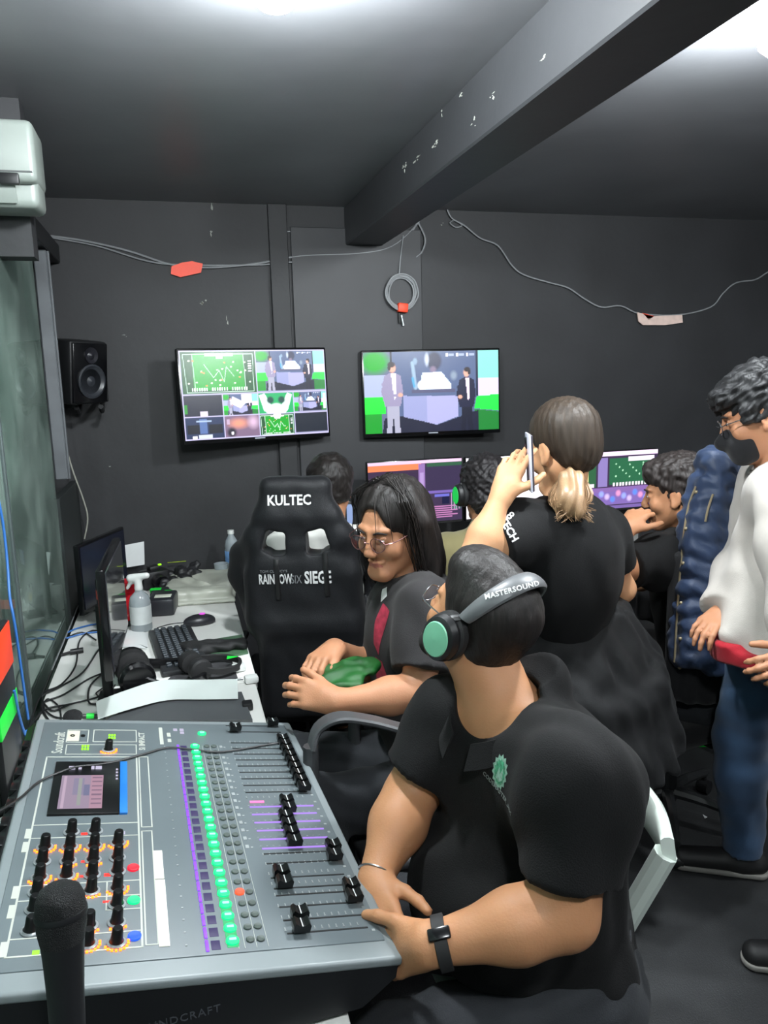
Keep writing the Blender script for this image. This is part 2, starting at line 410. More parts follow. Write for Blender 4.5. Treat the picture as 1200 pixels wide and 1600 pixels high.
single('plaster_streak', flecks('f', sp, MBm, 9), m_chalk, 'small pale scrapes in the black paint along the ceiling beam', 'paint chips', kind='stuff', smooth=0)

# lamps on the ceiling
lamp_lab = ['round white ceiling lamp above the middle of the room, glowing at the top edge', 'round white ceiling lamp right of the beam, glowing in the top right corner',
            'round white ceiling lamp behind the camera above the sound desk', 'round white ceiling lamp behind the camera to the right', 'round white ceiling lamp over the right side of the room', 'added round white lamp, unseen, brightening the glass partition from behind']
m_lampbody = mat('lamp_body', (.8, .8, .8), rough=.5, var=0)
for (x, y, z, e), lb in zip(LAMPS, lamp_lab):
    t = thing('ceiling_lamp', lb, 'ceiling lamp', (x, y, ZC))
    MB().lathe([(.0, 0), (.045, 0), (.045, -.018), (.03, -.022), (0, -.022)], M4((x, y, ZC))).build('lamp_holder', m_lampbody, t)
    MB().lathe([(0, -.145), (.03, -.14), (.052, -.12), (.06, -.09), (.052, -.06), (.03, -.035), (.02, -.02), (0, -.02)], M4((x, y, ZC))).build('bulb', glow('bulb_glow_%g' % e, (LAMP_COL[0]**.5, LAMP_COL[1]**.5, 1), e*2.2), t)

# the glass partition
m_glass = bpy.data.materials.new('green_glass'); m_glass.use_nodes = True; nt = m_glass.node_tree; N = nt.nodes; N.remove(N['Principled BSDF'])
tr = N.new('ShaderNodeBsdfTransparent'); tr.inputs[0].default_value = (.62, .78, .72, 1)
gl = N.new('ShaderNodeBsdfGlossy'); gl.inputs['Roughness'].default_value = .03; gl.inputs['Color'].default_value = (.8, .95, .9, 1)
fr = N.new('ShaderNodeFresnel'); fr.inputs[0].default_value = 1.6; mx_ = N.new('ShaderNodeMixShader')
nz = N.new('ShaderNodeTexNoise'); nz.inputs['Scale'].default_value = 3; nz.inputs['Detail'].default_value = 8; df = N.new('ShaderNodeBsdfDiffuse'); df.inputs[0].default_value = (.44, .56, .50, 1)  # dust film tinted pale green, standing in for desk reflection and haze
cr = N.new('ShaderNodeValToRGB'); cr.color_ramp.elements[0].position = .42; cr.color_ramp.elements[1].position = .75; cr.color_ramp.elements[0].color = (.10, .10, .10, 1); cr.color_ramp.elements[1].color = (.40, .40, .40, 1)
mx2 = N.new('ShaderNodeMixShader'); Lk = nt.links
Lk.new(fr.outputs[0], mx_.inputs[0]); Lk.new(tr.outputs[0], mx_.inputs[1]); Lk.new(gl.outputs[0], mx_.inputs[2])
tcg = N.new('ShaderNodeTexCoord'); Lk.new(tcg.outputs['Object'], nz.inputs['Vector']); Lk.new(nz.outputs['Fac'], cr.inputs[0]); Lk.new(cr.outputs[0], mx2.inputs[0])
Lk.new(mx_.outputs[0], mx2.inputs[1]); Lk.new(df.outputs[0], mx2.inputs[2]); Lk.new(mx2.outputs[0], N['Material Output'].inputs[0])
for i, (ya, yb) in enumerate(((-1.28, .9), (.92, 2.3), (2.33, 3.2))):
    struct('window_%d' % (i+1), MB().box((GX, (ya+yb)/2, 1.17), (.008, yb-ya, 2.1)), m_glass)
m_alu = mat('grey_green_aluminium', (.32, .36, .36), rough=.45, metal=.3, var=.1)
struct('trim_4', MB().box((GX, (Y0+Y1)/2, 2.26), (.05, Y1-Y0-.01, .08), bev=.004, seg=1), mat('dark_frame', (.12, .13, .14), rough=.5))
struct('trim_5', MB().box((GX, 2.315, 1.15), (.022, .02, 2.14), bev=.003, seg=1), m_alu)
struct('trim_6', MB().box((GX, 3.47, 1.75), (.05, .09, .92), bev=.004, seg=1).box((GX, 3.46, 1.75), (.062, .012, .92)), mat('grey_post', (.36, .375, .39), rough=.5))
struct('trim_7', MB().box((GX+.0, 3.5, .62), (.03, .6, 1.24)), mat('dark_board', (.13, .15, .15), rough=.5))
# pale green board standing behind the glass
mb = MB().box((-.92, 2.2, .6), (.03, 3.2, 1.2), bev=.003, seg=1)
single('green_board', mb, mat('pale_green_board', (.62, .74, .68), rough=.6, var=.12, nscale=2), 'long pale green board standing behind the glass partition', 'board', (-.92, 2.2, 0))
mb = MB().box((-1.2, 2.62, 1.1), (.3, .18, 2.2), bev=.01, seg=1)
single('green_locker', mb, mat('pale_green_paint', (.50, .60, .55), rough=.6, var=.08), 'tall pale green locker behind the glass at the left edge', 'locker', (-1.2, 2.62, 0))

# air conditioner high on the left
t = thing('air_conditioner', 'white wall air conditioner high in the upper left corner', 'air conditioner', (-.75, 2.5, 2.05))
m_ac = mat('air_conditioner_white', (.50, .53, .51), rough=.4, var=.04)
ar, az0, az1 = pY(55, 250, 2.4).x, pY(62, 320, 2.4).z, pY(48, 185, 2.4).z
MB().box((ar-.42, 2.49, (az0+az1)/2+.03), (.84, .18, az1-az0-.06), bev=.018, seg=3).box((ar-.42, 2.51, az0+.045), (.83, .15, .09), bev=.02, seg=3).build('housing', m_ac, t)
MB().box((ar-.43, 2.425, az0+.035), (.74, .012, .055), Matrix.Rotation(.35, 3, 'X'), bev=.003).build('air_flap', m_ac, t)
MB().box((ar-.42, 2.399, az0+.085), (.82, .004, .004)).build('seam', mat('seam_grey', (.30, .31, .31)), t)
MB().box((ar-.07, 2.40, az0+.065), (.05, .02, .03), bev=.004).build('display', m_black, t)
struct('trim_8', MB().box((-.93, 2.63, 2.28), (1.12, .09, .44)), m_wall)

# ------------------------------------------------------------------ speaker on the back wall
def wall_speaker():
    c = pY(133, 582, 3.62); t = thing('wall_speaker', 'black bookshelf speaker on a bracket beside the left post', 'speaker', (c.x, 3.8, c.z))
    R = frame((.80, -.75, -.12)); A = M4(c, R)
    mb = MB(); mb.M = A; mb.box((0, -.07, 0), (.20, .19, .27), bev=.012); mb.build('cabinet', m_black, t)
    mb = MB(); mb.M = A; mb.box((0, .03, 0), (.186, .012, .255), bev=.006); mb.build('baffle', m_blackg, t)
    rot = Matrix.Rotation(-PI/2, 4, 'X')
    mb = MB(); mb.M = A; mb.lathe([(.072, 0), (.074, .008), (.066, .01), (.058, .002), (.025, -.012), (.022, 0), (0, .008)], Matrix.Translation((0, .036, -.035)) @ rot); mb.build('woofer', mat('cone_grey', (.17, .18, .20), rough=.35), t)
    mb = MB(); mb.M = A; mb.lathe([(.034, 0), (.034, .006), (.018, .002), (.012, .007), (0, .01)], Matrix.Translation((0, .036, .075)) @ rot); mb.build('tweeter', mat('tweeter', (.12, .12, .14), rough=.3), t)
    mb = MB(); mb.box((c.x, 3.78, c.z-.03), (.05, .16, .06), bev=.006); mb.box((c.x, 3.85, c.z-.03), (.14, .016, .2), bev=.004)
    for s in (-1, 1): mb.tube([(c.x+s*.045, 3.82, c.z-.12), (c.x+s*.05, 3.7, c.z-.17), (c.x+s*.05, 3.64, c.z-.15)], .011, 8)
    mb.build('bracket', m_black, t)
wall_speaker()

# ------------------------------------------------------------------ televisions and their pictures
m_pic = picture_mat('tv_picture', 1.35)
W_, G_ = (.97, .95, 1), (.05, .62, .10)
def presenter(p, x, y, s, suit, shirt, legs, face='d9a08c', hair='2a2226', flip=1):
    """standing presenter, feet at y, height s (in picture heights)"""
    a = 1/1.78
    p.poly([(x-.085*s*a, y-.45*s), (x+.085*s*a, y-.45*s), (x+.10*s*a, y), (x+.03*s*a, y), (x, y-.3*s), (x-.03*s*a, y), (x-.10*s*a, y)], legs)
    p.poly([(x-.12*s*a, y-.83*s), (x-.04*s*a, y-.87*s), (x+.04*s*a, y-.87*s), (x+.12*s*a, y-.83*s), (x+.15*s*a, y-.62*s), (x+.11*s*a, y-.42*s), (x-.12*s*a, y-.42*s), (x-.17*s*a, y-.62*s)], suit)
    p.poly([(x-.02*s*a, y-.86*s), (x+.05*s*a, y-.86*s), (x+.045*s*a, y-.55*s), (x+.02*s*a, y-.5*s)], shirt)
    p.line(x-.14*s*a, y-.72*s, x-.06*s*a, y-.56*s, .03*s, suit); p.line(x-.06*s*a, y-.56*s, x+.1*flip*s*a, y-.57*s, .024*s, suit)
    p.ell(x+.11*flip*s*a, y-.57*s, .045*s*a, .035*s, face, soft=.4)
    p.ell(x, y-.94*s, .058*s*a, .075*s, face, soft=.3); p.ell(x-.012*flip*s*a, y-.985*s, .062*s*a, .045*s, hair, soft=.3); p.ell(x-.045*flip*s*a, y-.945*s, .022*s*a, .04*s, hair)
def studio(p, x0, y0, x1, y1, hero=True):
    """the studio show picture inside a window of a picture"""
    q = Pic(200, 112, (.30, .36, .50))
    q.rect(0, 0, .19, 1, (.36, .38, .50)); q.ell(.08, .12, .13, .18, G_, soft=.5); q.rect(0, .28, .19, .55, (.62, .66, .78)); q.rect(0, .54, .15, .74, (.1, .85, .2)); q.rect(0, .74, .12, 1, (.04, .55, .12))
    q.rect(.83, 0, 1, .36, (.50, .80, .76)); q.rect(.83, .34, 1, .55, (.82, .76, .93)); q.poly([(.82, .56), (1, .54), (1, .75), (.80, .71)], (.1, .9, .25)); q.poly([(.80, .72), (1, .76), (1, 1), (.8, 1)], (.06, .45, .15))
    q.rect(.19, 0, .205, .52, (.08, .09, .16)); q.rect(.815, 0, .83, .55, (.08, .12, .22))
    q.poly([(.14, .8), (.3, .77), (.52, .9), (.7, .8), (.83, .73), (.83, 1), (.12, 1)], (.07, .08, .17))
    q.poly([(.28, .53), (.68, .55), (.68, .8), (.52, .895), (.28, .785)], (.62, .62, .80)); q.poly([(.28, .53), (.45, .54), (.45, .86), (.28, .785)], (.55, .57, .74))
    if hero:
        q.ell(.51, .12, .06, .13, (.16, .17, .28), soft=.3); q.ell(.455, .10, .02, .10, (.75, .80, .90), soft=.6); q.ell(.50, .22, .03, .05, (.48, .42, .52), soft=.5)
        q.poly([(.42, .26), (.56, .25), (.63, .40), (.63, .46), (.40, .46)], (.86, .92, .98)); q.ell(.42, .41, .04, .07, (.92, .96, 1), soft=.3)
        q.line(.35, .14, .37, .44, .03, (.55, .65, .75)); q.ell(.37, .12, .02, .05, (.5, .6, .7), soft=.4); q.line(.36, .42, .35, .32, .02, (.3, .6, .8)); q.ell(.65, .3, .03, .07, (.50, .56, .64), soft=.6)
        q.rect(.34, .46, .66, .50, (.30, .30, .42)); q.rect(.46, .40, .63, .455, (.98, .98, 1))
    for k in range(3): q.rect(.595+k*.075, .03, .612+k*.075, .07, W_); q.rect(.617+k*.075, .04, .655+k*.075, .06, (.6, .65, .75))
    presenter(q, .205, 1.02, .88, (.55, .52, .64), (.9, .88, .95), (.62, .62, .70)); presenter(q, .745, 1.02, .80, (.08, .09, .20), (.93, .85, .93), (.05, .06, .14), flip=-1)
    ix = (p.X >= x0) & (p.X < x1) & (p.Y >= y0) & (p.Y < y1)
    u = ((p.X[ix]-x0)/(x1-x0)*199).astype(int); v = ((p.Y[ix]-y0)/(y1-y0)*111).astype(int); p.a[ix] = q.a[v, u]
def pitch(p, x0, y0, x1, y1, seed=1):
    w, h = x1-x0, y1-y0; P = lambda x, y: (x0+x*w, y0+y*h); rs = random.Random(seed)
    p.rect(x0, y0, x1, y1, (.08, .30, .14)); p.rect(*P(.15, .04), *P(.84, .92), (.04, .58, .12))
    for a, b in (((.03, .06), (.97, .06)), ((.03, .06), (.06, .96)), ((.97, .06), (.96, .96)), ((.06, .96), (.96, .96)), ((.15, .06), (.17, .94)), ((.84, .06), (.85, .94)), ((.3, .3), (.42, .62)), ((.42, .62), (.5, .45)), ((.5, .45), (.56, .72)), ((.56, .72), (.60, .36)), ((.60, .36), (.7, .6))):
        p.line(*P(*a), *P(*b), .0035*max(1, h*1.6), (.80, .92, .85))
    for k in range(26): q = P(rs.uniform(.08, .92), rs.uniform(.2, .82)); p.ell(*q, .012*w*1.2, .012*h*1.5, rs.choice([(.85, .95, .85), (.9, .55, .3), (.95, .95, .9)]))
    p.rect(*P(.32, .05), *P(.70, .11), W_); p.rect(*P(.47, .11), *P(.56, .17), W_)
    for g in range(3):
        for k in range(7): q = P(.12+g*.27+k*.032, .86); p.rect(q[0], q[1], q[0]+.016*w, q[1]+.07*h, W_)
    for k in range(5): q = P(.895, .22+k*.06); p.rect(q[0], q[1], q[0]+.05*w, q[1]+.03*h, W_)
def picA():
    p = Pic(300, 168, (.55, .55, .68))
    pitch(p, .01, .015, .50, .485); studio(p, .505, .015, .995, .47)
    L = (.72, .70, .85)
    cells = [(.01, .5, .26, .735), (.265, .5, .50, .735), (.505, .5, .75, .735), (.755, .5, .995, .72), (.01, .745, .26, .99), (.265, .745, .50, .99), (.505, .745, .75, .99), (.755, .735, .995, .97)]
    for c in cells: p.rect(*c, (.08, .10, .17))
    p.rect(*cells[0], (.05, .07, .15)); p.rect(.01, .6, .03, .7, (.1, .5, .1)); p.rect(.11, .68, .16, .73, (.8, .75, .85))
    studio(p, *cells[1], hero=False); p.poly([(.33, .52), (.42, .6), (.38, .66), (.31, .6)], (.85, .82, .9)); p.rect(.39, .5, .46, .6, W_)
    c = cells[2]; p.rect(*c, (.10, .62, .36)); p.poly([(.51, .52), (.55, .5), (.6, .66), (.66, .66), (.71, .5), (.745, .52), (.71, .7), (.66, .78), (.6, .78), (.54, .7)], (.85, .97, .93)); p.ell(.588, .58, .03, .05, (.05, .25, .22), soft=.4); p.ell(.668, .58, .03, .05, (.05, .25, .22), soft=.4); p.ell(.628, .69, .06, .08, W_, soft=.3)
    studio(p, *cells[3], hero=True); p.rect(.97, .52, .99, .7, (.85, .9, .9))
    c = cells[4]; p.rect(*c, (.10, .16, .30)); p.rect(.02, .83, .1, .93, (.02, .04, .10)); p.rect(.16, .83, .25, .93, (.02, .04, .10)); p.rect(.1, .76, .15, .93, (.30, .40, .60)); p.rect(.08, .78, .18, .8, (.6, .68, .8)); p.rect(.09, .94, .18, .98, (.75, .78, .88)); p.rect(.05, .95, .08, .98, W_)
    c = cells[5]; p.rect(*c, (.45, .36, .46)); p.ell(.36, .83, .09, .08, (.85, .55, .45), soft=.8); p.ell(.46, .82, .05, .1, (.78, .66, .76), soft=.8); p.ell(.31, .93, .04, .07, (.12, .10, .16), soft=.5); p.ell(.315, .94, .01, .02, W_); p.rect(.28, .78, .3, .84, (.7, .6, .7))
    pitch(p, *cells[6], seed=4); p.poly([(.6, .72), (.66, .72), (.65, .8), (.61, .8)], W_)
    p.rect(*cells[7], (.06, .09, .14))
    for y in (.49, .738): p.rect(0, y-.006, 1, y+.004, L)
    for x in (.262, .502, .752): p.rect(x-.003, .49, x+.003, 1, L)
    p.rect(.5, 0, .505, .49, L); p.rect(0, 0, 1, .012, L); p.rect(0, .985, 1, 1, L); p.rect(0, 0, .006, 1, L); p.rect(.995, 0, 1, 1, L)
    return p
def picB():
    p = Pic(300, 168, (.3, .3, .4)); studio(p, 0, 0, 1.01, 1.01); return p
def television(name, c, fwd, w, h, p, lab, cat, stand=None, bez=.010, group=None):
    """fwd points into the screen, away from the viewer; c is the centre of the screen"""
    R = frame(fwd); t = thing(name, lab, cat, c, R, group)
    mb = MB(); mb.box((0, .022, -.004), (w+2*bez, .036, h+2*bez+.010), bev=.006); mb.box((0, .045, 0), (w*.6, .03, h*.6), bev=.012); mb.build('housing', m_blackg, t, world=False)
    link('screen', p.mesh(w, h, m_pic), t, False).location = (0, .0025, 0)
    if stand == 'wall':
        mb = MB(); mb.box((0, .075, 0), (.12, .05, .2), bev=.004); mb.build('wall_bracket', m_black, t, world=False)
        mb = MB(); mb.box((0, .0035, -h/2-bez*.6), (.05, .002, .006)); mb.build('logo_plate', mat('logo_silver', (.6, .62, .66), rough=.3), t, world=False)
    return t
c = pY(402, 615, 3.70)
TV1 = television('television', c, (-.20, 1, -.06), .705, .405, picA(), 'wall television split into ten small pictures with a green pitch', 'television', 'wall')
c = pY(676, 612, 3.76)
TV2 = television('television', c, (.08, 1, -.03), .705, .405, picB(), 'wall television showing two presenters in a studio', 'television', 'wall')
# ================================================================== LEFT DESK
ZD = .745
m_desk = mat('white_desk', (.90, .90, .885), rough=.4, var=.03, nscale=3)
DX0, DX1 = -.44, .195
t = thing('work_desk', 'long white desk along the glass partition', 'desk', (-.12, 2.3, 0))
MB().box(((DX0+DX1)/2, 3.08, ZD-.014), (DX1-DX0, 1.5, .028), bev=.003).build('desk_top', m_desk, t)
m_dleg = mat('desk_leg_paint', (.55, .56, .57), rough=.4)
for x in (DX0+.05, DX1-.05):
    for y in (2.42, 3.75): MB().box((x, y, (ZD-.028)/2), (.04, .04, ZD-.028), bev=.003).build('leg', m_dleg, t)
MB().box((DX0+.03, 3.08, .5), (.016, 1.3, .35)).build('back_panel', m_desk, t)
t = thing('folding_table', 'white folding table carrying the sound mixer', 'table', (-.12, 1.6, 0))
MB().box(((DX0+DX1)/2, 1.63, ZD-.018), (DX1-DX0-.012, 1.386, .036), bev=.006).build('table_top', m_desk, t)
for y in (1.15, 2.15):
    for x in (DX0+.06, DX1-.06): MB().cyl((x, y, 0), (x, y, ZD-.036), .014, n=12).build('leg', m_dleg, t)

# ================================================================== SOUND MIXER
NR = Vector((.25, .985, .83)); FRc = Vector((.205, 1.80, .83)); LU = (FRc-NR).length
eu = (FRc-NR).normalized(); evh = Vector((-eu.y, eu.x, 0)); TAU = math.atan(.10/.53)
ev = evh*math.cos(TAU)+Vector((0, 0, math.sin(TAU))); en = -eu.cross(ev); en = en if en.z > 0 else -en
RM = Matrix((eu, ev, en)).transposed()          # local: u along the faders' row, v from operator to rear, n out of the panel
# (u, v, n) is left handed when en points up; use an explicit 4x4 for geometry and check normals afterwards
MX = Matrix.Translation(NR) @ RM.to_4x4()
mixer = thing('mixing_console', 'large grey digital sound mixer with rows of glowing buttons on the white table', 'sound mixer', (0, 1.4, ZD))
m_mix = mat('console_grey', (.36, .395, .41), rough=.42, var=.06, nscale=5)
m_mixl = mat('console_light_bevel', (.47, .50, .51), rough=.38, var=.05)
m_mixd = mat('console_side_black', (.085, .09, .10), rough=.4, var=.1)
m_line = mat('panel_print', (.68, .69, .66), rough=.5, var=.05)
m_key = mat('fader_black', (.04, .045, .05), rough=.3, var=.05)
def part(mb, name, m, world=True, smooth=35): return mb.build(name, m, mixer, world, smooth)
# body: a wedge of side section, light bevel round the top plate
def sect(v, n): p = MX @ Vector((0, v, n)); return p
U0_, U1_ = -.012, LU+.012
prof = [(-.016, -.004), (-.016, -.03), (.03, -.075), (.545, -.172), (.575, -.17), (.58, -.02), (.565, -.004)]
vs = []; fs = []
for u in (U0_, U1_): vs += [(u, v, n) for v, n in prof]
K = len(prof); fs = [list(range(K)), list(range(K, 2*K))[::-1]]+[[i, (i+1) % K, K+(i+1) % K, K+i] for i in range(K)]
mb = MB(); mb.raw(vs, fs, MX); part(mb, 'housing', m_mixd)
mb = MB(); mb.M = MX; mb.box(((U0_+U1_)/2, .27, -.004), (LU+.03, .585, .016), bev=.006, seg=3); part(mb, 'top_frame', m_mixl)
mb = MB(); mb.M = MX; mb.box((LU/2+.008, .27, .003), (LU-.03, .55, .006), bev=.002); part(mb, 'control_surface', m_mix)
SF = .0062
mb = MB(); mb.M = MX
def ln(x0, y0, x1, y1, w=.0022, h=.0007):
    dx, dy = x1-x0, y1-y0; L = math.hypot(dx, dy); a = math.atan2(dy, dx)
    mb.box(((x0+x1)/2, (y0+y1)/2, SF), (L+w, w, h), Matrix.Rotation(a, 3, 'Z'))
def rc(u0, v0, u1, v1, w=.0022): ln(u0, v0, u1, v0, w); ln(u1, v0, u1, v1, w); ln(u1, v1, u0, v1, w); ln(u0, v1, u0, v0, w)
rc(.05, .35, .635, .525, .003)
for u in (.376, .335, .205, .168, .085): ln(u, .352, u, .523)
ln(.135, .40, .205, .40); ln(.135, .352, .135, .40)
rc(.36, .327, .635, .345); rc(.053, .328, .347, .345)
rc(.705, .450, .767, .493); rc(.708, .349, .768, .439); rc(.648, .350, .693, .491)
for u, a in ((.35, .535), (.31, .535), (.19, .535), (.145, .535), (.066, .535)): mb.box((u, a-.006, SF), (.03, .010, .001))
ln(.78, .295, .70, .295, .008); ln(.752, .278, .74, .278, .008); ln(.72, .278, .712, .278, .008)
for v in (.217, .208, .191, .174): ln(.03, v, .69, v, .0007)
part(mb, 'panel_lines', m_line, smooth=0)
mb = MB(); mb.M = MX
for i in range(24):
    u = .685-(.685-.046)*i/23
    mb.box((u, .290, SF), (.003, .003, .001))
    mb.box((u, .007, SF), (.005, .005, .001))
for i in range(16): u = .685-.0266*i; mb.box((u, .167, SF), (.010, .006, .001)); mb.box((u-.003, .159, SF), (.004, .004, .001))
for i in range(24):
    for k in range(11):
        u = .70-(.70-.052)*i/23+.012
        if not .27 < u < .45: mb.box((u, .028+k*.0115, SF), (.0055, .0016, .001))
        mb.box((u-.004, .028+k*.0115, SF), (.0014, .003, .001))
part(mb, 'scale_marks', mat('scale_print', (.56, .58, .58), rough=.5), smooth=0)
m_box = mat('beige_label', (.78, .76, .68), rough=.6)
mb = MB(); mb.M = MX; mb.box((.736, .480, SF), (.052, .024, .001)); part(mb, 'socket_label', m_box)
mb = MB(); mb.M = MX
for v in (.482, .461): mb.lathe([(.005, 0), (.005, .002), (.003, .002), (.003, -.002), (0, -.002)], M4((.736, v, SF)), 12)
part(mb, 'phones_sockets', m_key)
# screen block
mb = MB(); mb.M = MX; mb.box((.506, .4445, .0065), (.203, .122, .008), bev=.0015); part(mb, 'screen_bezel', m_key)
mb = MB(); mb.M = MX; mb.box((.506, .376, .0065), (.203, .014, .008), bev=.001); part(mb, 'blue_strip', mat('console_blue', (.12, .42, .72), rough=.4))
p = Pic(60, 80, (.62, .55, .63)); p.rect(.06, .03, .14, .97, (.75, .66, .74)); p.rect(.3, .1, .55, .6, (.55, .52, .62)); p.rect(.7, 0, 1, 1, (.70, .55, .62)); p.rect(.42, .1, .5, .9, (.60, .62, .60)); p.rect(.55, .3, .68, .62, (.46, .46, .58))
for k in range(7): p.rect(.74, .06+k*.13, .96, .10+k*.13, (.52, .42, .50))
me = p.mesh(.078, .126, picture_mat('mixer_picture', .85)); me.transform(MX @ M4((.483, .452, .0112), Matrix(((0, 0, 1), (1, 0, 0), (0, 1, 0))).transposed()))
# lay the picture flat on the panel: x of the picture -> -v, z -> u
for v_ in me.vertices: pass
co = []; nx, ny = 60, 80
for j in range(ny):
    for i in range(nx): co.append(MX @ Vector((.546-.126*j/(ny-1), .490-.076*i/(nx-1), .0112)))
me.vertices.foreach_set('co', [c for q in co for c in q]); me.update()
link('touch_screen', me, mixer)
m_lcdb = glow('panel_key_white', (.80, .78, .88), .8)
mb = MB(); mb.M = MX
for v, w in ((.474, .012), (.459, .006), (.435, .006), (.424, .012)): mb.box((.578, v, .011), (.012, w, .002), bev=.0005)
for k in range(4): mb.box((.57-k*.013, .389, .011), (.004, .004, .002))
part(mb, 'screen_keys', m_lcdb)
# rotary encoders
def lathe_me(prof, n=20):
    b = MB(); b.lathe(prof, None, n); return b.mesh('lathe', m_key)
knob_me = MB().lathe([(.0105, 0), (.0105, .003), (.0085, .006), (.0075, .022), (.006, .024), (0, .024)], None, 18).mesh('knob', m_key)
ring_me = {}
m_org = glow('orange_led', (1, .38, .05), 5); m_red = glow('red_led', (1, .12, .08), 2.5)
mb = MB()
for k in range(9):
    a = math.radians(120+k*160/8); mb.box((.0165*math.cos(a), .0165*math.sin(a), .001), (.0034, .0034, .002))
led_full = mb.mesh('led_ring', m_org)
mb = MB()
for k in range(5):
    a = math.radians(150+k*20); mb.box((.0165*math.cos(a), .0165*math.sin(a), .001), (.0034, .0034, .002))
led_part = mb.mesh('led_ring', m_org)
KN = [(u, .4995, r) for u, r in ((.306, 2), (.265, 0), (.222, 2), (.186, 0), (.146, 0), (.10, 0))]+[(u, .461, r) for u, r in ((.349, 0), (.304, 2), (.264, 1), (.224, 2))] + \
     [(u, .423, r) for u, r in ((.35, 0), (.304, 2), (.264, 1), (.224, 0), (.183, 1), (.102, 1), (.064, 2))]+[(u, .385, r) for u, r in ((.311, 2), (.267, 0), (.229, 0), (.185, 2), (.146, 0), (.105, 1), (.062, 2))]+[(.666, .407, 2)]
collar = MB().lathe([(.0135, 0), (.0135, .002), (.011, .0035), (0, .0035)], None, 18).mesh('collar', mat('knob_collar', (.50, .52, .53), rough=.3))
for u, v, r in KN:
    k = inst('encoder_knob', knob_me, Matrix.Translation(-mixer.location) @ MX @ M4((u, v, SF)), mixer)
    inst('collar', collar, Matrix.Identity(4), k)
    if r: inst('led_ring', led_full if r == 2 else led_part, Matrix.Identity(4), k)
MXL = Matrix.Translation(-mixer.location) @ MX
def buttons(name, spots, rad, h, m, glowring=None):
    me = MB().lathe([(rad, 0), (rad, h*.7), (rad*.85, h), (rad*.4, h*.8), (0, h*.75)], None, 16).mesh(name, m)
    out = []
    for u, v in spots: out.append(inst(name, me, MXL @ M4((u, v, SF)), mixer))
    return out
US = [.685-(.685-.046)*i/23 for i in range(24)]
m_gl = glow('green_led', (.02, .95, .50), 1.5); m_glc = glow('green_led_core', (.55, 1, .85), 2.0); m_gd = glow('green_backplate', (.02, .80, .45), .75)
mb = MB(); mb.M = MX; mb.box((.366, .2245, SF-.0004), (.665, .017, .002), bev=.0008); part(mb, 'green_light_strip', m_gd)
gb = buttons('green_button', [(u, .2245) for u in US]+[(.752, .203)], .0098, .004, m_gl)
core = MB().box((0, .0, .0045), (.004, .010, .0016), bev=.0006).mesh('button_core', m_glc)
for b in gb: inst('button_core', core, Matrix.Identity(4), b)
m_gb = mat('button_grey', (.30, .335, .32), rough=.4)
buttons('grey_button', [(u, .1985) for i, u in enumerate(US) if i != 19 ], .0062, .003, m_gb); buttons('grey_button', [(u, .183) for u in US], .0062, .003, m_gb)
buttons('orange_lit_button', [(.158, .1985)], .0078, .004, glow('orange_button', (1, .35, .20), 1.2))
buttons('red_button', [(.237, .3605)], .0095, .004, glow('red_button', (.95, .08, .20), 1.1)); buttons('teal_button', [(.153, .3605)], .0095, .004, m_gl); buttons('blue_button', [(.072, .3605)], .0095, .004, glow('blue_button', (.10, .35, 1), 1.3))
pur = glow('purple_led', (.50, .24, 1), 1.6); m_po = glow('purple_outline', (.35, .25, .62), .35)
pm = MB().box((0, .262, .001), (.021, .0045, .002)).box((0, .251, .0006), (.019, .013, .0015)).mesh('x', m_po)
bar_me = MB().box((0, .2615, .001), (.023, .0045, .002), bev=.0004).mesh('meter_led', pur)
mb = MB(); mb.M = MX
for u in US: mb.box((u-.005, .249, SF), (.019, .013, .0012), bev=.0004)
part(mb, 'select_pads', m_po)
for u in US: inst('meter_led', bar_me, MXL @ M4((u-.006, 0, SF)), mixer)
# faders
m_slot = mat('fader_slot', (.07, .075, .08), rough=.6); m_pt = glow('purple_track', (.66, .50, .92), 1.0)
cap_me = MB()
pr = [(-.0125, 0), (-.0135, .010), (-.010, .0145), (-.004, .0105), (0, .0098), (.004, .0105), (.010, .0145), (.0135, .010), (.0125, 0)]
n_ = len(pr); W2 = .0098
cap_me.raw([(-W2, a, b) for a, b in pr]+[(W2, a, b) for a, b in pr], [list(range(n_)), list(range(n_, 2*n_))[::-1]]+[[i, (i+1) % n_, n_+(i+1) % n_, n_+i] for i in range(n_)])
cap_me = cap_me.mesh('fader_cap', m_key, 20)
line_me = MB().box((0, 0, .0102), (.0196, .0014, .0012)).mesh('cap_line', mat('cap_line', (.85, .86, .86), rough=.4))
stem_me = MB().box((0, 0, -.004), (.003, .008, .010)).mesh('stem', m_slot)
slot_me = MB().box((0, 0, 0), (.0030, .128, .0012)).mesh('fader_slot', m_slot); slotp_me = MB().box((0, 0, 0), (.0042, .128, .0022), bev=.0006).mesh('lit_fader_slot', m_pt)
FD = [(.765, .125), (.80, .029)]+[(.705-.0285*i, .0225) for i in range(9)]+[(.423, .07), (.395, .071), (.366, .083), (.338, .083), (.309, .084), (.280, .084), (.261, .017), (.232, .022), (.191, .126), (.162, .126), (.144, .017), (.115, .020), (.083, .118), (.053, .122)]
for i, (u, v) in enumerate(FD):
    lit = .27 < u < .43
    us = u-.003 if lit else u
    inst('lit_fader_slot' if lit else 'fader_slot', slotp_me if lit else slot_me, MXL @ M4((us, .078, SF)), mixer)
    c_ = inst('fader_cap', cap_me, MXL @ M4((u, v, SF+.007)), mixer); inst('cap_line', line_me, Matrix.Identity(4), c_); inst('stem', stem_me, Matrix.Identity(4), c_)
mb = MB(); mb.M = MX; mb.box((.438, .125, SF+.001), (.006, .028, .002)); part(mb, 'pink_level_light', glow('pink_led', (1, .5, .75), 1.2))
m_lime = glow('lime_led', (.60, 1, .10), 1.2)
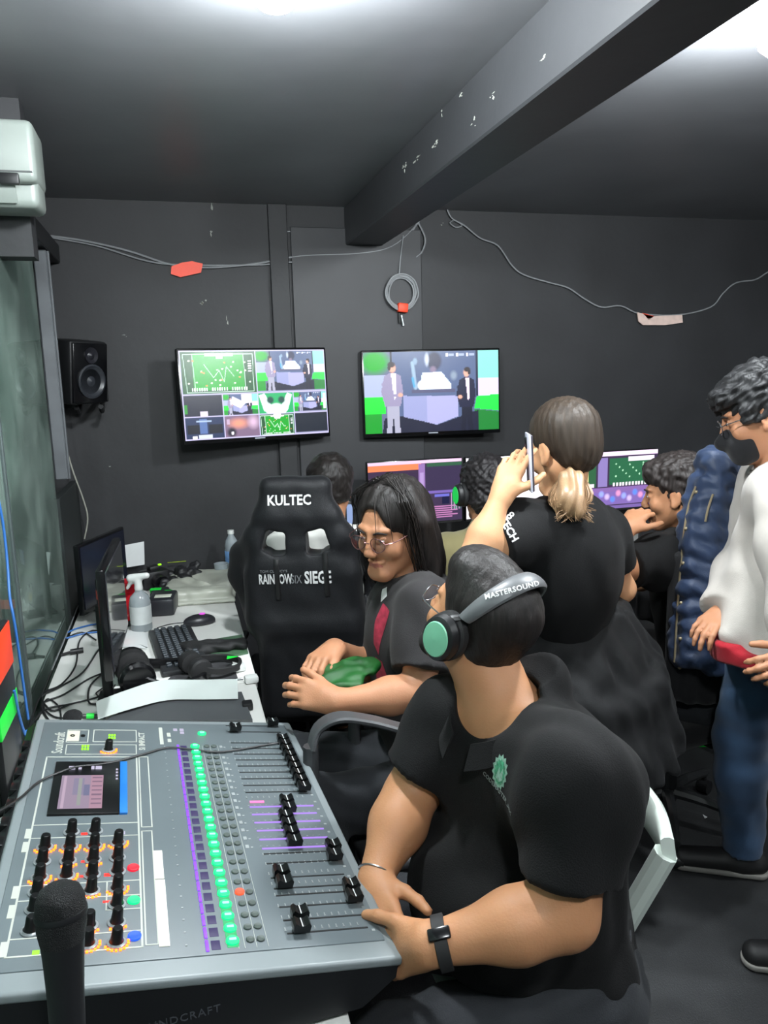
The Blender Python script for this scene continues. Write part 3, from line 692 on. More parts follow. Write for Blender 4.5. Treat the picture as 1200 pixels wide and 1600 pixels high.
for cu_, cv_ in ((.672, .448), (.727, .395)):
    mb = MB(); mb.M = MX
    for a in range(3):
        for b in range(2): mb.box((cu_+b*.014, cv_+a*.0055, SF), (.009, .0040, .0016))
    part(mb, 'level_meter', m_lime)
mb = MB(); mb.M = MX; mb.box((.055, .488, SF), (.008, .009, .0016)); part(mb, 'power_led', m_lime)
mb = MB(); mb.M = MX
for u, v in ((.345, .44), (.343, .44), (.262, .436), (.222, .436), (.221, .400), (.224, .40), (.155, .40)): mb.box((u, v, SF), (.004, .010, .0014))
part(mb, 'warning_leds', m_red)
mb = MB(); mb.M = MX
for v, u in ((.262, .773), (.2475, .773), (.2475, .757)): mb.box((u, v, SF), (.011, .009, .002), bev=.0005)
mb.box((.343, .378, SF), (.010, .010, .002), bev=.0005)
part(mb, 'white_keys', m_lcdb)
mb = MB(); mb.M = MX; mb.box((.244, .3205, SF+.0006), (.079, .0145, .0008)); mb.box((.124, .3200, SF+.0006), (.155, .0150, .0008)); part(mb, 'tape_strip', mat('masking_tape', (.90, .88, .82), rough=.7, var=.03))
def mtext(txt, u, v, size, m, along=1, h=SF, **k):
    # letters run along +u when along=1 (seen from the operator's side)
    me = text_mesh(txt, size, **k)
    co = np.empty(len(me.vertices)*3); me.vertices.foreach_get('co', co); co = co.reshape(-1, 3); out = []
    for x, y, z in co: q = MX @ Vector((u+x, v+y, h+z)); out += [q.x, q.y, q.z]
    me.vertices.foreach_set('co', out); me.materials.append(m); me.update(); return me
# the console is seen from its left end; the operator (at +x) reads left to right in the direction of +u
link('maker_name', mtext('Soundcraft', .703, .507, .030, m_line, bold=.0002, sx=.78), mixer)
link('model_name', mtext('Si IMPACT', .712, .337, .018, m_line, bold=.0003, sx=1.1), mixer)
# name on the near end cheek
q = MX @ Vector((U0_-.0008, .33, -.085)); Rq = Matrix((evh*-1, Vector((0, 0, 1)), (evh*-1).cross(Vector((0, 0, 1))))).transposed()
put_text('cheek_name', 'SOUNDCRAFT', .0165, M4(MX @ Vector((U0_-.0008, .300, -.060)), Rq), mat('dim_grey_print', (.26, .27, .29), rough=.5), mixer, space=1.15)
# sockets along the rear edge with their plugs
sock = MB().box((0, 0, 0), (.030, .014, .016), bev=.002).mesh('rear_socket', m_key)
for i in range(12): inst('rear_socket', sock, MXL @ M4((.04+i*.062, .572, -.012)), mixer)
for i in range(8):
    u = .10+i*.058; a = MX @ Vector((u, .578, -.035)); b = MX @ Vector((u-.01, .66, -.075))
    pl = MB(); pl.cyl(a, a.lerp(b, .45), .0085, n=12); pl.cyl(a.lerp(b, .45), a.lerp(b, .6), .008, .0045, n=12)
    o = single('audio_plug', pl, m_white if i % 3 != 1 else m_key, ('white' if i % 3 != 1 else 'black')+' audio plug in the rear of the sound mixer, '+('nearest the camera', 'second from the near end', 'third from the near end', 'fourth from the near end', 'fifth from the near end', 'sixth from the near end', 'seventh from the near end', 'farthest from the camera')[i], 'plug', tuple(a), 'plugs in the rear of the mixer')
    e = b+Vector((-.05, -.02, -.05)); c2 = Vector((max(-.455, e.x), e.y, ZD+.02))
    cb = MB().tube([a.lerp(b, .55), b, Vector((-.425+.004*i, b.y-.01, .82)), Vector((-.43+.004*i, b.y-.05, ZD+.012)), Vector((-.43+.004*i, b.y-.12, ZD+.007))], .0035, 6, 5)
    single('audio_cable', cb, m_white if i % 3 != 1 else m_bcable, ('white' if i % 3 != 1 else 'black')+' cable dropping behind the sound mixer, '+('nearest the camera', 'second from the near end', 'third from the near end', 'fourth from the near end', 'fifth from the near end', 'sixth from the near end', 'seventh from the near end', 'farthest from the camera')[i], 'cable', None, 'cables behind the mixer')
# thin black wire lying across the console
W_PTS = [(455, 1158, .012), (420, 1163, .010), (380, 1170, .010), (340, 1175, .010), (300, 1171, .010), (262, 1168, .010), (225, 1178, .010), (180, 1190, .010), (150, 1195, .012), (120, 1198, .016), (90, 1208, .012), (60, 1222, .010), (30, 1248, .010), (-8, 1272, .014)]
def on_mix(x, y, h):
    o = NR+en*h; r = ray(x, y); k = (o-CO).dot(en)/r.dot(en); return CO+r*k
single('thin_wire', MB().tube([on_mix(*q) for q in W_PTS], .0022, 6, 4), m_bcable, 'thin black wire lying across the sound mixer', 'wire')

# microphone standing in the foreground
a = pd(95, 1425, .80); b = pd(108, 1640, .80); ax = (a-b).normalized()
t = thing('microphone', 'black handheld microphone on a stand in front of the sound mixer', 'microphone', (b.x, b.y, 0))
R = frame(ax.orthogonal(), ax); T_ = M4(a, Matrix((ax.orthogonal().normalized(), ax.cross(ax.orthogonal().normalized()), ax)).transposed())
m_mic = mat('mic_body', (.075, .08, .09), rough=.45, var=.1); m_grill = mat('mic_grille', (.10, .105, .11), rough=.55, metal=.4, bump=1, bscale=900, var=.3, nscale=700)
MB().lathe([(0, .030), (.012, .029), (.020, .024), (.0245, .014), (.0255, 0), (.0250, -.014), (.022, -.03)], T_, 28).build('grille', m_grill, t)
MB().lathe([(.0262, .003), (.0266, 0), (.0262, -.003)], T_, 28).build('grille_band', m_mic, t)
MB().lathe([(.022, -.028), (.0205, -.045), (.0185, -.08), (.0175, -.12), (.0165, -.19), (.015, -.22), (0, -.22)], T_, 28).build('handle', m_mic, t)
hb = T_ @ Vector((0, 0, -.15))
MB().lathe([(.020, -.14), (.021, -.14), (.0205, -.19), (.019, -.19)], T_, 20).cyl(T_ @ Vector((0, 0, -.19)), (hb.x-.0, hb.y-.03, hb.z-.10), .008, n=10).cyl((hb.x, hb.y-.03, hb.z-.10), (hb.x, hb.y-.03, .03), .009, n=12).build('stand_pole', m_mic, t)
MB().lathe([(.11, 0), (.11, .012), (.10, .02), (.02, .03), (.012, .05), (0, .05)], M4((hb.x, hb.y-.03, 0)), 28).build('stand_base', m_mic, t)
# ================================================================== PEOPLE
def skin_mat(name, col):
    return mat(name, col, rough=.55, spec=.35, var=.06, nscale=18, bump=.12, bscale=260, sss=.12)
def cloth(name, col, **k):
    d = dict(rough=.85, spec=.25, var=.10, nscale=10, bump=.25, bscale=420, sheen=.15); d.update(k); return mat(name, col, **d)
def hair_mat(name, col, st=(60, 60, 4)):
    return mat(name, col, rough=.52, spec=.30, var=.35, nscale=1.6, bump=.45, bscale=3, stretch=st)
V = Vector
class Person:
    def __init__(s, name, label, base, head, hf, hup=(0, 0, 1), hs=1.0):
        s.t = thing('person', label, 'person', base); s.H = V(head); s.HR = frame(hf, hup); s.hs = hs
        s.prims = []; s.torso = []; s.arms = {}; s.legs = {}
    def hp(s, x, y, z): return s.H+s.HR @ V((x, y, z))*s.hs            # head frame: right, forward, up
    def head_ops(s, c, ears=True, beard=0):
        h = s.hs; hp = s.hp; R = s.HR; e = lambda x, y, z, r, k=.02: c.add(ell(hp(x, y, z), V(r)*h, R), k)
        e(0, -.014, .040, (.075, .096, .084), .02); e(0, .018, -.012, (.064, .074, .080), .03)
        c.add(cap(hp(-.045, .0, -.045), hp(-.015, .066, -.096), .019*h, .017*h), .03); c.add(cap(hp(.045, .0, -.045), hp(.015, .066, -.096), .019*h, .017*h), .03)
        c.add(cap(hp(-.010, .071, -.094), hp(.010, .071, -.094), .019*h), .025)
        for sx in (-1, 1):
            e(sx*.040, .062, -.028, (.024, .022, .024), .02); c.sub(ell(hp(sx*.031, .102, .004), V((.019, .017, .013))*h, R), .014)
            c.add(ell(hp(sx*.031, .079, .004), V((.014, .0125, .011))*h, R), .004)
            c.add(cap(hp(sx*.012, .090, .026), hp(sx*.044, .078, .026), .008*h, .006*h), .012)
            c.add(ell(hp(sx*.011, .102, -.034), V((.008, .009, .007))*h, R), .006)
            if ears:
                c.add(ell(hp(sx*.077, -.006, -.004), V((.007, .019, .031))*h, R), .008); c.sub(ell(hp(sx*.084, .0, .0), V((.005, .009, .016))*h, R), .005); c.add(ell(hp(sx*.076, .003, -.030), V((.007, .010, .010))*h, R), .006)
        c.add(cap(hp(0, .090, .018), hp(0, .111, -.028), .0075*h, .0098*h), .012)
        c.add(cap(hp(-.022, .082, -.060), hp(0, .092, -.062), .0048*h), .006); c.add(cap(hp(.022, .082, -.060), hp(0, .092, -.062), .0048*h), .006)
        c.add(cap(hp(-.014, .084, -.073), hp(.014, .084, -.073), .0062*h), .008)
        c.sub(cap(hp(-.026, .090, -.064), hp(0, .097, -.0675), .0022*h), .003); c.sub(cap(hp(.026, .090, -.064), hp(0, .097, -.0675), .0022*h), .003)
    def body(s, J, bulk=1., belly=0., w=1., h=.005, neckr=.056, arm=1., leg=1., name='body', skin=None, lips=None, seatlegs=True):
        """J: joints. Returns the body mesh; keeps the prims so the clothes can be laid over them."""
        g = J.get; up = (V(J['neck'])-V(J['pelvis'])).normalized(); RC = frame(J['cf'], V(J['neck'])-V(J['chest'])); RP = frame(J['pf'], up)
        ch, pe = V(J['chest']), V(J['pelvis']); be = V(g('belly', ch.lerp(pe, .55)))
        T = [(ell(ch, (.158*w*bulk, .112*bulk, .165), RC), .05), (ell(pe, (.165*w*bulk, .120*bulk, .115), RP), .06),
             (cap(ch, pe, .118*bulk, .118*bulk, RC.col[0], 1.18*w), .06), (ell(be, (.142*w*bulk, (.108+belly)*bulk, .13+belly*.4), RC), .05)]
        for sd in 'LR':
            if g('sh'+sd) is None: continue
            sh = V(J['sh'+sd]); T += [(cap(V(J['neck'])-up*.045, sh, .058, .050*arm), .05), (cap(ch+up*.05, sh-up*.03, .09*bulk, .055*arm), .05)]
        s.T = T; A = {}; Lg = {}
        for sd in 'LR':
            if g('el'+sd) is not None:
                sh, el = V(J['sh'+sd]), V(J['el'+sd]); q = [(cap(sh, sh.lerp(el, .5), .052*arm, .050*arm), .04), (cap(sh.lerp(el, .5), el, .050*arm, .040*arm), .03)]
                wr = V(J['wr'+sd]); m = el.lerp(wr, .35)
                q2 = [(cap(el, m, .040*arm, .043*arm), .03), (cap(m, wr, .043*arm, .0265*arm**.5), .03)]
                A[sd] = (q, q2)
            if g('hip'+sd) is not None:
                hp_, kn = V(J['hip'+sd]), V(J['kn'+sd]); an = V(J['an'+sd]); m = kn.lerp(an, .3)
                q = [(cap(hp_, kn, .088*leg, .060*leg), .05), (cap(kn, m, .058*leg, .056*leg), .04), (cap(m, an, .056*leg, .038*leg), .04)]
                toe = V(J['toe'+sd]); q2 = [(cap(an+V((0, 0, -.035)), toe, .034, .026), .02), (cap(an+V((0, 0, -.04)), an+(an-toe).normalized()*.035+V((0, 0, -.04)), .033), .02)]
                Lg[sd] = (q, q2)
        s.A, s.L = A, Lg; s.J = J
        c = Clay(h)
        for p, k in T: c.add(p, k)
        c.add(cap(V(J['neck'])-up*.04, s.hp(0, -.018, -.05), neckr*1.1, neckr), .035)
        s.head_ops(c, ears=g('ears', True))
        for sd in A:
            for p, k in A[sd][0]+A[sd][1]: c.add(p, k)
            if g('hand'+sd): s.hand(c, V(J['wr'+sd]), sd, **J['hand'+sd])
        for sd in Lg:
            for p, k in Lg[sd][0]+Lg[sd][1]: c.add(p, k)
        me = c.mesh(name)
        me.materials.append(skin); o = link(name, me, s.t)
        if lips:
            me.materials.append(lips); n = len(me.polygons); cc = np.empty(n*3); me.polygons.foreach_get('center', cc); cc = cc.reshape(-1, 3)+np.array(s.t.location)
            q = (cc-np.array(s.H)) @ np.array(s.HR) / s.hs
            mi = ((np.abs(q[:, 0]) < .021) & (q[:, 1] > .078) & (np.abs(q[:, 2]+.0668) < .0085-.22*np.abs(q[:, 0]))).astype(np.int32)
            me.polygons.foreach_set('material_index', mi)
        s.bo = o; s.me = me; return o
    def hand(s, c, wr, sd, D, N, curl=(.3, .5, .4), spread=.07, sc=1.0, thumb=None, fingers=None, tcurl=.2, side=1):
        """D towards the fingers, N out of the back of the hand; S towards the thumb"""
        D = V(D).normalized(); N = V(N); N = (N-D*N.dot(D)).normalized(); S = D.cross(N)*(1 if sd == 'L' else -1)*side
        P = lambda d, t, n: wr+(D*d+S*t+N*n)*sc
        c.add(cap(P(.0, .004, 0), P(.03, .004, 0), .022*sc, .024*sc, S, 1.25), .02)
        for i, (t, dl) in enumerate(((.027, .083), (.009, .087), (-.009, .083), (-.026, .074))): c.add(cap(P(.02, t*.6, 0), P(dl-.006, t, 0), .0145*sc, .0115*sc), .014)
        L4 = (.072, .080, .074, .058)
        for i, (t, dl) in enumerate(((.028, .083), (.0095, .088), (-.0095, .084), (-.0275, .074))):
            cu = fingers[i] if fingers else curl; a = 0; p = P(dl, t, 0); dr = (D+S*(spread*(1.5-i))).normalized()
            r0 = (.0092, .0094, .0088, .0078)[i]*sc
            for j, f in enumerate((.45, .30, .25)):
                a += cu[j]; q = p+(dr*math.cos(a)-N*math.sin(a))*L4[i]*f*sc; c.add(cap(p, q, r0*(1-.1*j), r0*(1-.1*(j+1))), .005); p = q
        td = V(thumb) if thumb is not None else (D*.75+S*.62-N*.25)
        td = td.normalized(); p = P(.018, .020, -.004); q = p+td*.042*sc; c.add(cap(p, q, .0150*sc, .0115*sc), .012)
        d2 = (td*math.cos(tcurl)+(D*.8-S*.5-N*.2).normalized()*math.sin(tcurl)).normalized(); r = q+d2*.032*sc; c.add(cap(q, r, .011*sc, .0098*sc), .005)
        d3 = (d2*math.cos(tcurl)+(D*.8-S*.5-N*.2).normalized()*math.sin(tcurl)).normalized(); c.add(cap(r, r+d3*.024*sc, .0098*sc, .0082*sc), .005)
    def top(s, m, name='shirt', inf=.012, sleeve=.62, long=False, h=.006, fold=None, hem=.02, neck=(.075, .02), loose=0, extra=(), vn=0, sk=.07):
        J = s.J; up = (V(J['neck'])-V(J['pelvis'])).normalized(); c = Clay(h)
        hc = [(V(J['pelvis'])-up*(.05+hem), -up)]
        for p, k in s.T: c.add(p, k, inf+loose*.3, hc)
        for sd in s.A:
            sh, el = V(J['sh'+sd]), V(J['el'+sd]); d = (el-sh).normalized()
            if long:
                wr = V(J['wr'+sd]); dw = (wr-el).normalized()
                for p, k in s.A[sd][0]: c.add(p, k, inf+loose)
                for p, k in s.A[sd][1]: c.add(p, k, inf+loose*.8, [(wr-dw*.005, dw)])
            else:
                e = sh.lerp(el, sleeve); w1 = .060 if isinstance(sleeve, float) else .06
                c.add(cap(sh, sh.lerp(el, min(1, sleeve+.25)), s.A[sd][0][0][0].ra+inf, s.A[sd][0][0][0].ra*.98+inf+loose), sk, 0, [(e, d)])
        for p, k, i_, cut in extra: c.add(p, k, i_, cut)
        nk = V(J['neck'])+up*.02; vn and c.sub(cap(nk+V(J['cf']).normalized()*.06+up*.03, nk+V(J['cf']).normalized()*.10-up*vn, .045, .008), .01)
        c.sub(ell(nk+V(J['cf']).normalized()*neck[1], (neck[0], neck[0]*.95, neck[0]*.75), frame(J['cf'], up)), .012)
        me = c.mesh(name, 2, fold or soft(.0035, .06, 3, (1, 1, .35))); me.materials.append(m); s.so = link(name, me, s.t); return s.so
    def pants(s, m, name='trousers', inf=.012, h=.007, fold=None, ank=.03):
        J = s.J; c = Clay(h); up = (V(J['neck'])-V(J['pelvis'])).normalized()
        c.add(s.T[1][0], .05, inf*.8, [(V(J['pelvis'])+up*.12, up)])
        c.add(s.T[2][0], .06, inf*.9, [(V(J['pelvis'])+up*.10, up)])
        for sd in s.L:
            an, kn = V(J['an'+sd]), V(J['kn'+sd]); d = (an-kn).normalized()
            for i, (p, k) in enumerate(s.L[sd][0]): c.add(p, k, inf+(.008 if i == 2 else 0), [(an+d*.0-V((0, 0, 1))*.0+d*ank*.3, d)] if i == 2 else None)
        me = c.mesh(name, 2, fold or soft(.004, .07, 5)); me.materials.append(m); return link(name, me, s.t)
    def shoes(s, m, sole, name='shoe'):
        for sd in s.L:
            an, toe = V(s.J['an'+sd]), V(s.J['toe'+sd]); d = (toe-an); d.z = 0; d.normalize(); z0 = toe.z-.026
            b = V((an.x, an.y, 0)); c = Clay(.005); zz = V((0, 0, z0))
            c.add(cap(b-d*.045+zz+V((0, 0, .045)), b+d*.19+zz+V((0, 0, .035)), .040, .034, d.cross(V((0, 0, 1))), 1.12), .02, 0, [(b+zz+V((0, 0, .006)), (0, 0, -1))])
            c.add(cap(b+zz+V((0, 0, .05)), an+V((0, 0, .01)), .046, .044), .03, 0, [(an+V((0, 0, .0)), (0, 0, 1))])
            me = c.mesh(name); me.materials.append(m); o = link(name, me, s.t)
            c = Clay(.005); c.add(cap(b-d*.045+zz+V((0, 0, .02)), b+d*.19+zz+V((0, 0, .02)), .043, .037, d.cross(V((0, 0, 1))), 1.12), .01, 0, [(b+zz+V((0, 0, .002)), (0, 0, -1)), (b+zz+V((0, 0, .022)), (0, 0, 1))])
            me = c.mesh('sole'); me.materials.append(sole); link('sole', me, o)
    def hair(s, m, ops, h=.0045, fold=None, name='hair', smooth=1):
        c = Clay(h)
        for op, p, k, inf in ops:
            (c.add if op == 'u' else c.sub)(p, k, inf)
        me = c.mesh(name, smooth, fold); me.materials.append(m); return link(name, me, s.t)
    def short_ops(s, inf=.010, fr=.035, back=-.045, side=.0):
        """close cut hair: the skull, a little larger, minus the face"""
        hp, R, h = s.hp, s.HR, s.hs
        return [('u', ell(hp(0, -.014, .040), V((.075, .096, .084))*h, R), .02, inf), ('u', ell(hp(0, -.045, -.015), V((.062, .050, .055))*h, R), .03, inf*.5),
                ('s', box(hp(0, .105, -.04), V((.11, .062, .095))*h, R, .02), .012, 0), ('s', box(hp(0, .05, -.095+side), V((.2, .065, .075))*h, R, .02), .012, 0), ('s', box(hp(0, -.02, -.13), V((.2, .2, .075))*h, R, .02), .01, 0)]
    def eyes(s, iris='3a2418', brows='1c1614', lid=None):
        for sx in (-1, 1):
            b = MB(); b.ball(s.hp(sx*.031, .0865, .003), V((.0092, .0072, .0042))*s.hs, s.HR, 10); b.build('eye', mat('eye_white', (.80, .78, .76), rough=.2, var=0), s.t)
            b = MB(); b.ball(s.hp(sx*.031+s.gaze, .0925, .003), V((.0052, .0025, .0044))*s.hs, s.HR, 8); b.build('iris', mat('iris_dark', iris, rough=.15, var=0), s.t)
            b = MB(); b.tube([s.hp(sx*.013, .098, .020), s.hp(sx*.030, .098, .026), s.hp(sx*.047, .084, .020)], lambda t: .0034*(1-.55*abs(2*t-1)), 8, 4); b.build('eyebrow', mat('brow_'+brows, brows, rough=.8), s.t)
    gaze = 0
    def strands(s, m, n, fn, r=.0011, name='hair_strands'):
        b = MB()
        for i in range(n): b.tube(fn(i), lambda t: r*(1.05-t*.8), 4, 3)
        return b.build(name, m, s.t)

def glasses(name, p, lab, m, owner_pt=None):
    """worn spectacles, a thing of their own"""
    hp = p.hp; t = thing(name, lab, 'glasses', tuple(hp(0, .11, 0)))
    for sx in (-1, 1):
        C_ = [hp(sx*.031+.0225*math.cos(a), .112-.006*abs(math.cos(a)), -.002+.0185*math.sin(a)) for a in [i*PI/8 for i in range(16)]]
        MB().tube(C_, .0013, 6, 2, True).build('rim', m, t)
        mb = MB(); mb.raw(C_, [list(range(16))]); mb.build('lens', LENS, t, smooth=0)
        MB().tube([hp(sx*.053, .106, .002), hp(sx*.074, .085, .006), hp(sx*.079, .01, .008), hp(sx*.079, -.012, -.008)], .0014, 6, 3).build('temple', m, t)
    MB().tube([hp(-.009, .112, .0), hp(0, .118, .004), hp(.009, .112, .0)], .0013, 6, 3).build('bridge', m, t)
    return t
LENS = bpy.data.materials.new('lens'); LENS.use_nodes = True; _n = LENS.node_tree.nodes; _n.remove(_n['Principled BSDF'])
_t = _n.new('ShaderNodeBsdfTransparent'); _g = _n.new('ShaderNodeBsdfGlossy'); _g.inputs['Roughness'].default_value = .05; _m = _n.new('ShaderNodeMixShader'); _m.inputs[0].default_value = .07
_t.inputs[0].default_value = (.93, .95, 1, 1)
LENS.node_tree.links.new(_t.outputs[0], _m.inputs[1]); LENS.node_tree.links.new(_g.outputs[0], _m.inputs[2]); LENS.node_tree.links.new(_m.outputs[0], _n['Material Output'].inputs[0])
m_steelf = mat('spectacle_frame', (.55, .56, .58), rough=.25, metal=.9, var=0)

def headphones(p, lab, accent, cover, off=.0, tilt=0, R_=.094):
    """over-ear headphones worn on p's head"""
    hp = p.hp; t = thing('headphones', lab, 'headphones', tuple(hp(0, 0, .13)))
    band = [hp(-R_*math.cos(a), -.012+tilt*math.sin(a), .012+off+(.128-off)*math.sin(a)) for a in [PI*i/12 for i in range(1, 12)]]
    b = MB(); K = len(band); x = p.HR @ V((0, 1, 0)); vs = []; B = catmull(band, 3)
    n = 12
    for i, q in enumerate(B):
        d = (B[min(i+1, len(B)-1)]-B[max(i-1, 0)]).normalized(); o_ = d.cross(x).normalized(); o_ = -o_ if o_.dot(q-p.H) < 0 else o_
        w_ = .021*(.62+.38*math.sin(PI*i/(len(B)-1))**.7)
        vs += [q+x*w_*math.cos(2*PI*j/n)+o_*.0085*math.sin(2*PI*j/n) for j in range(n)]
    fs = [[i*n+j, i*n+(j+1) % n, (i+1)*n+(j+1) % n, (i+1)*n+j] for i in range(len(B)-1) for j in range(n)]+[list(range(n))[::-1], [(len(B)-1)*n+j for j in range(n)]]
    b.raw(vs, fs); bo = b.build('headband', cover, t)
    for sx in (-1, 1):
        Rr = p.HR @ Matrix(((0, 0, sx), (0, 1, 0), (-sx, 0, 0)))       # local z points away from the head
        c = hp(sx*.083, -.006, -.006)
        T = M4(c, Rr)
        sq = Matrix.Diagonal((1.18, 1, 1, 1))
        MB().lathe([(.036, -.006), (.040, 0), (.040, .012), (.034, .018), (.022, .016)], T @ sq, 28).build('ear_pad', m_rubber, t)
        cup = MB().lathe([(.030, .014), (.036, .016), (.0385, .024), (.035, .036), (.030, .040), (0, .041)], T @ sq, 28).build('ear_cup', m_black, t)
        MB().lathe([(.0265, .040), (.0285, .0405), (.027, .0425), (0, .0445)], T @ sq, 28).build('ear_cup_cap', accent, t)
        MB().tube([hp(sx*.088, -.006+tilt*.2, .040+off), hp(sx*.104, -.006, .032), hp(sx*.112, -.006, .016)], .008, 8, 3).build('yoke', m_black, t)
    return t, bo

def office_chair(lab, loc, yaw, seat=.45, back=(.44, .55), base=True, mesh_=None, arms=True, group=None, backz=.62):
    """swivel chair; yaw turns the seat's front, which looks along +y when yaw is 0"""
    Rz = Matrix.Rotation(yaw, 3, 'Z'); t = thing('office_chair', lab, 'chair', loc, Rz, group)
    q = lambda mb, n, m=m_black: mb.build(n, m, t, world=False)
    c = Clay(.01); c.add(box((0, .0, seat), (.235, .235, .038), None, .03)); me = c.mesh('seat', 1); me.materials.append(FAB); link('seat', me, t, False)
    c = Clay(.01); w, h = back; z0 = backz
    n = 7
    for i in range(n):
        a = (i/(n-1)-.5)*2; c.add(box((a*w*.42, -.235-.02+.045*a*a, z0+h/2), (w*.10, .022, h/2-.02*a*a), None, .02), .03)
    me = c.mesh('backrest', 1); me.materials.append(FAB); link('backrest', me, t, False)
    q(MB().tube([(0, -.05, seat-.05), (0, -.24, seat-.04), (0, -.285, seat+.08), (0, -.275, z0+.2)], .018, 8, 4), 'back_support')
    if arms:
        for s in (-1, 1):
            q(MB().tube([(s*.22, -.02, seat-.03), (s*.285, -.02, seat-.01), (s*.29, .0, seat+.10), (s*.285, .0, seat+.18)], .015, 8, 4), 'arm_post')
            c = Clay(.008); c.add(box((s*.285, .0, seat+.20), (.035, .13, .016), None, .014)); me = c.mesh('armrest', 1); me.materials.append(m_rubber); link('armrest', me, t, False)
    q(MB().cyl((0, 0, seat-.04), (0, 0, .22), .026).cyl((0, 0, .24), (0, 0, .09), .034), 'gas_lift')
    for k in range(5):
        a = k*2*PI/5+.3; d = V((math.cos(a), math.sin(a), 0))
        b = MB(); b.tube([V((0, 0, .125)), d*.14+V((0, 0, .115)), d*.29+V((0, 0, .085))], lambda u: .024-.009*u, 8, 3); lg = q(b, 'base_leg', mat('chair_base', (.16, .165, .17), rough=.3))
        b = MB(); b.cyl(d*.29+V((-d.y*.022, d.x*.022, .028)), d*.29+V((d.y*.022, -d.x*.022, .028)), .027, n=14).cyl(d*.29+V((0, 0, .03)), d*.29+V((0, 0, .08)), .008, n=8)
        me = b.mesh('castor', m_black); link('castor', me, lg, False)
    return t
FAB = cloth('black_chair_fabric', (.10, .10, .108), rough=.8)
m_black_cloth = cloth('black_cotton', (.060, .060, .064), sheen=.02)
m_char = cloth('charcoal_tshirt', (.175, .168, .172), sheen=.05)
m_polo = cloth('black_polo', (.052, .052, .055), sheen=.015)
m_dpants = cloth('dark_grey_trousers', (.16, .168, .182), sheen=.05)
sk1 = skin_mat('skin_tan', (.70, .50, .36)); sk2 = skin_mat('skin_light_tan', (.68, .48, .36)); sk3 = skin_mat('skin_fair', (.80, .60, .45)); sk4 = skin_mat('skin_warm', (.70, .50, .37))
lip = skin_mat('lip_pink', (.60, .36, .31))
h_blk = hair_mat('black_hair', (.115, .10, .095)); h_brn = hair_mat('dark_brown_hair', (.19, .155, .13))
m_shoe = mat('black_shoe', (.09, .09, .095), rough=.6); m_sole = mat('pale_sole', (.55, .54, .52), rough=.6)

# ---------------------------------------------------------------- 1: polo shirt, headphones, seated at the mixer
P = Person('p1', 'seated person in a black polo shirt with a green crest, beside the sound mixer', (.66, 1.2, 0), pd(748, 972, 1.42), (-.42, .84, .42), (.06, .0, 1), .96)
shL, shR = pd(905, 1215, 1.16), pd(712, 1125, 1.47)
nk = pd(795, 1108, 1.38)
J = dict(neck=nk, chest=(nk.x+.055, nk.y+.02, .92), belly=(.530, 1.19, .735), pelvis=(.640, 1.22, .545), cf=(-.93, -.33, 0), pf=(-1, -.06, 0),
         shL=shL, shR=shR, elL=pd(882, 1428, 1.14), wrL=pd(668, 1478, 1.14), elR=pd(640, 1243, 1.46), wrR=pd(584, 1378, 1.33),
         handL=dict(D=pd(600, 1492, 1.20)-pd(668, 1478, 1.14), N=(.0, -.75, .65), curl=(.5, .6, .4), thumb=pd(600, 1436, 1.17)-pd(650, 1460, 1.14)),
         handR=dict(D=pd(596, 1432, 1.26)-pd(584, 1378, 1.33), N=(-.5, .4, .7), curl=(.25, .35, .3)),
         hipL=(.66, 1.12, .52), knL=(.27, 1.05, .57), anL=(.20, 1.05, .11), toeL=(.04, 1.04, .028), hipR=(.66, 1.33, .52), knR=(.25, 1.42, .57), anR=(.22, 1.42, .11), toeR=(.06, 1.45, .028))
P.body(J, bulk=1.06, belly=.045, w=1.06, h=.0045, neckr=.062, arm=1.13, leg=1.1, skin=sk1)
P.pants(m_dpants, fold=soft(.004, .06, 8)); P.shoes(m_shoe, m_sole)
so = P.top(m_polo, 'polo_shirt', inf=.013, sleeve=.74, loose=.005, sk=.055, h=.0055, neck=(.080, .02), vn=.045, fold=soft(.0055, .085, 11, (1, 1, .6)), hem=.12,
      extra=[(cap(V(J['chest'])+V((.02, -.05, .03)), shL+V((.02, .03, -.05)), .10, .07), .06, 0, None), (cap(nk+V((.02, .0, .0)), nk+V((.055, .015, .022)), .072, .070), .02, 0, [(nk+V((.0, 0, .045)), (-.35, -.05, 1))])])
P1 = P; tr1 = bvh_of(so.data)
L1 = P.t.location
# beard shadow and hair
P.hair(h_blk, P.short_ops(.0045)+[('u', ell(P.hp(0, -.012, .058), V((.072, .092, .064)), P.HR), .02, .005), ('u', ell(P.hp(0, .035, .100), V((.058, .056, .034)), P.HR), .02, .004), ('u', ell(P.hp(0, .072, .088), V((.045, .022, .022)), P.HR), .015, 0)], fold=lambda q: .0005*np.sin(q@np.array([210, 160, 40]))+.0004*np.sin(q@np.array([-150, 260, 90])))
P.hair(mat('beard', (.10, .085, .08), rough=.9), [('u', cap(P.hp(-.052, .002, -.048), P.hp(-.018, .066, -.098), .018, .0185), .03, .0025), ('u', cap(P.hp(.052, .002, -.048), P.hp(.018, .066, -.098), .018, .0185), .03, .0025), ('u', cap(P.hp(-.014, .072, -.095), P.hp(.014, .072, -.095), .021), .025, .0035)], name='beard')
m_band = mat('headband_grey', (.36, .365, .375), rough=.42, var=.05)
m_mint = mat('mint_cap', (.52, .80, .66), rough=.35, var=.05)
hp1, bo = headphones(P, 'dark grey over-ear headphones with mint green ear cup, worn above the black polo shirt', m_mint, m_band, tilt=-.05)
me = text_mesh('MASTERSOUND', .0125, bold=.0003, sx=.95)
bb = bvh_of(bo.data); c0 = P.hp(-.028, -.02, .15)-hp1.location; d_ = (P.H+P.HR @ V((0, 0, .02)))-(hp1.location+c0)
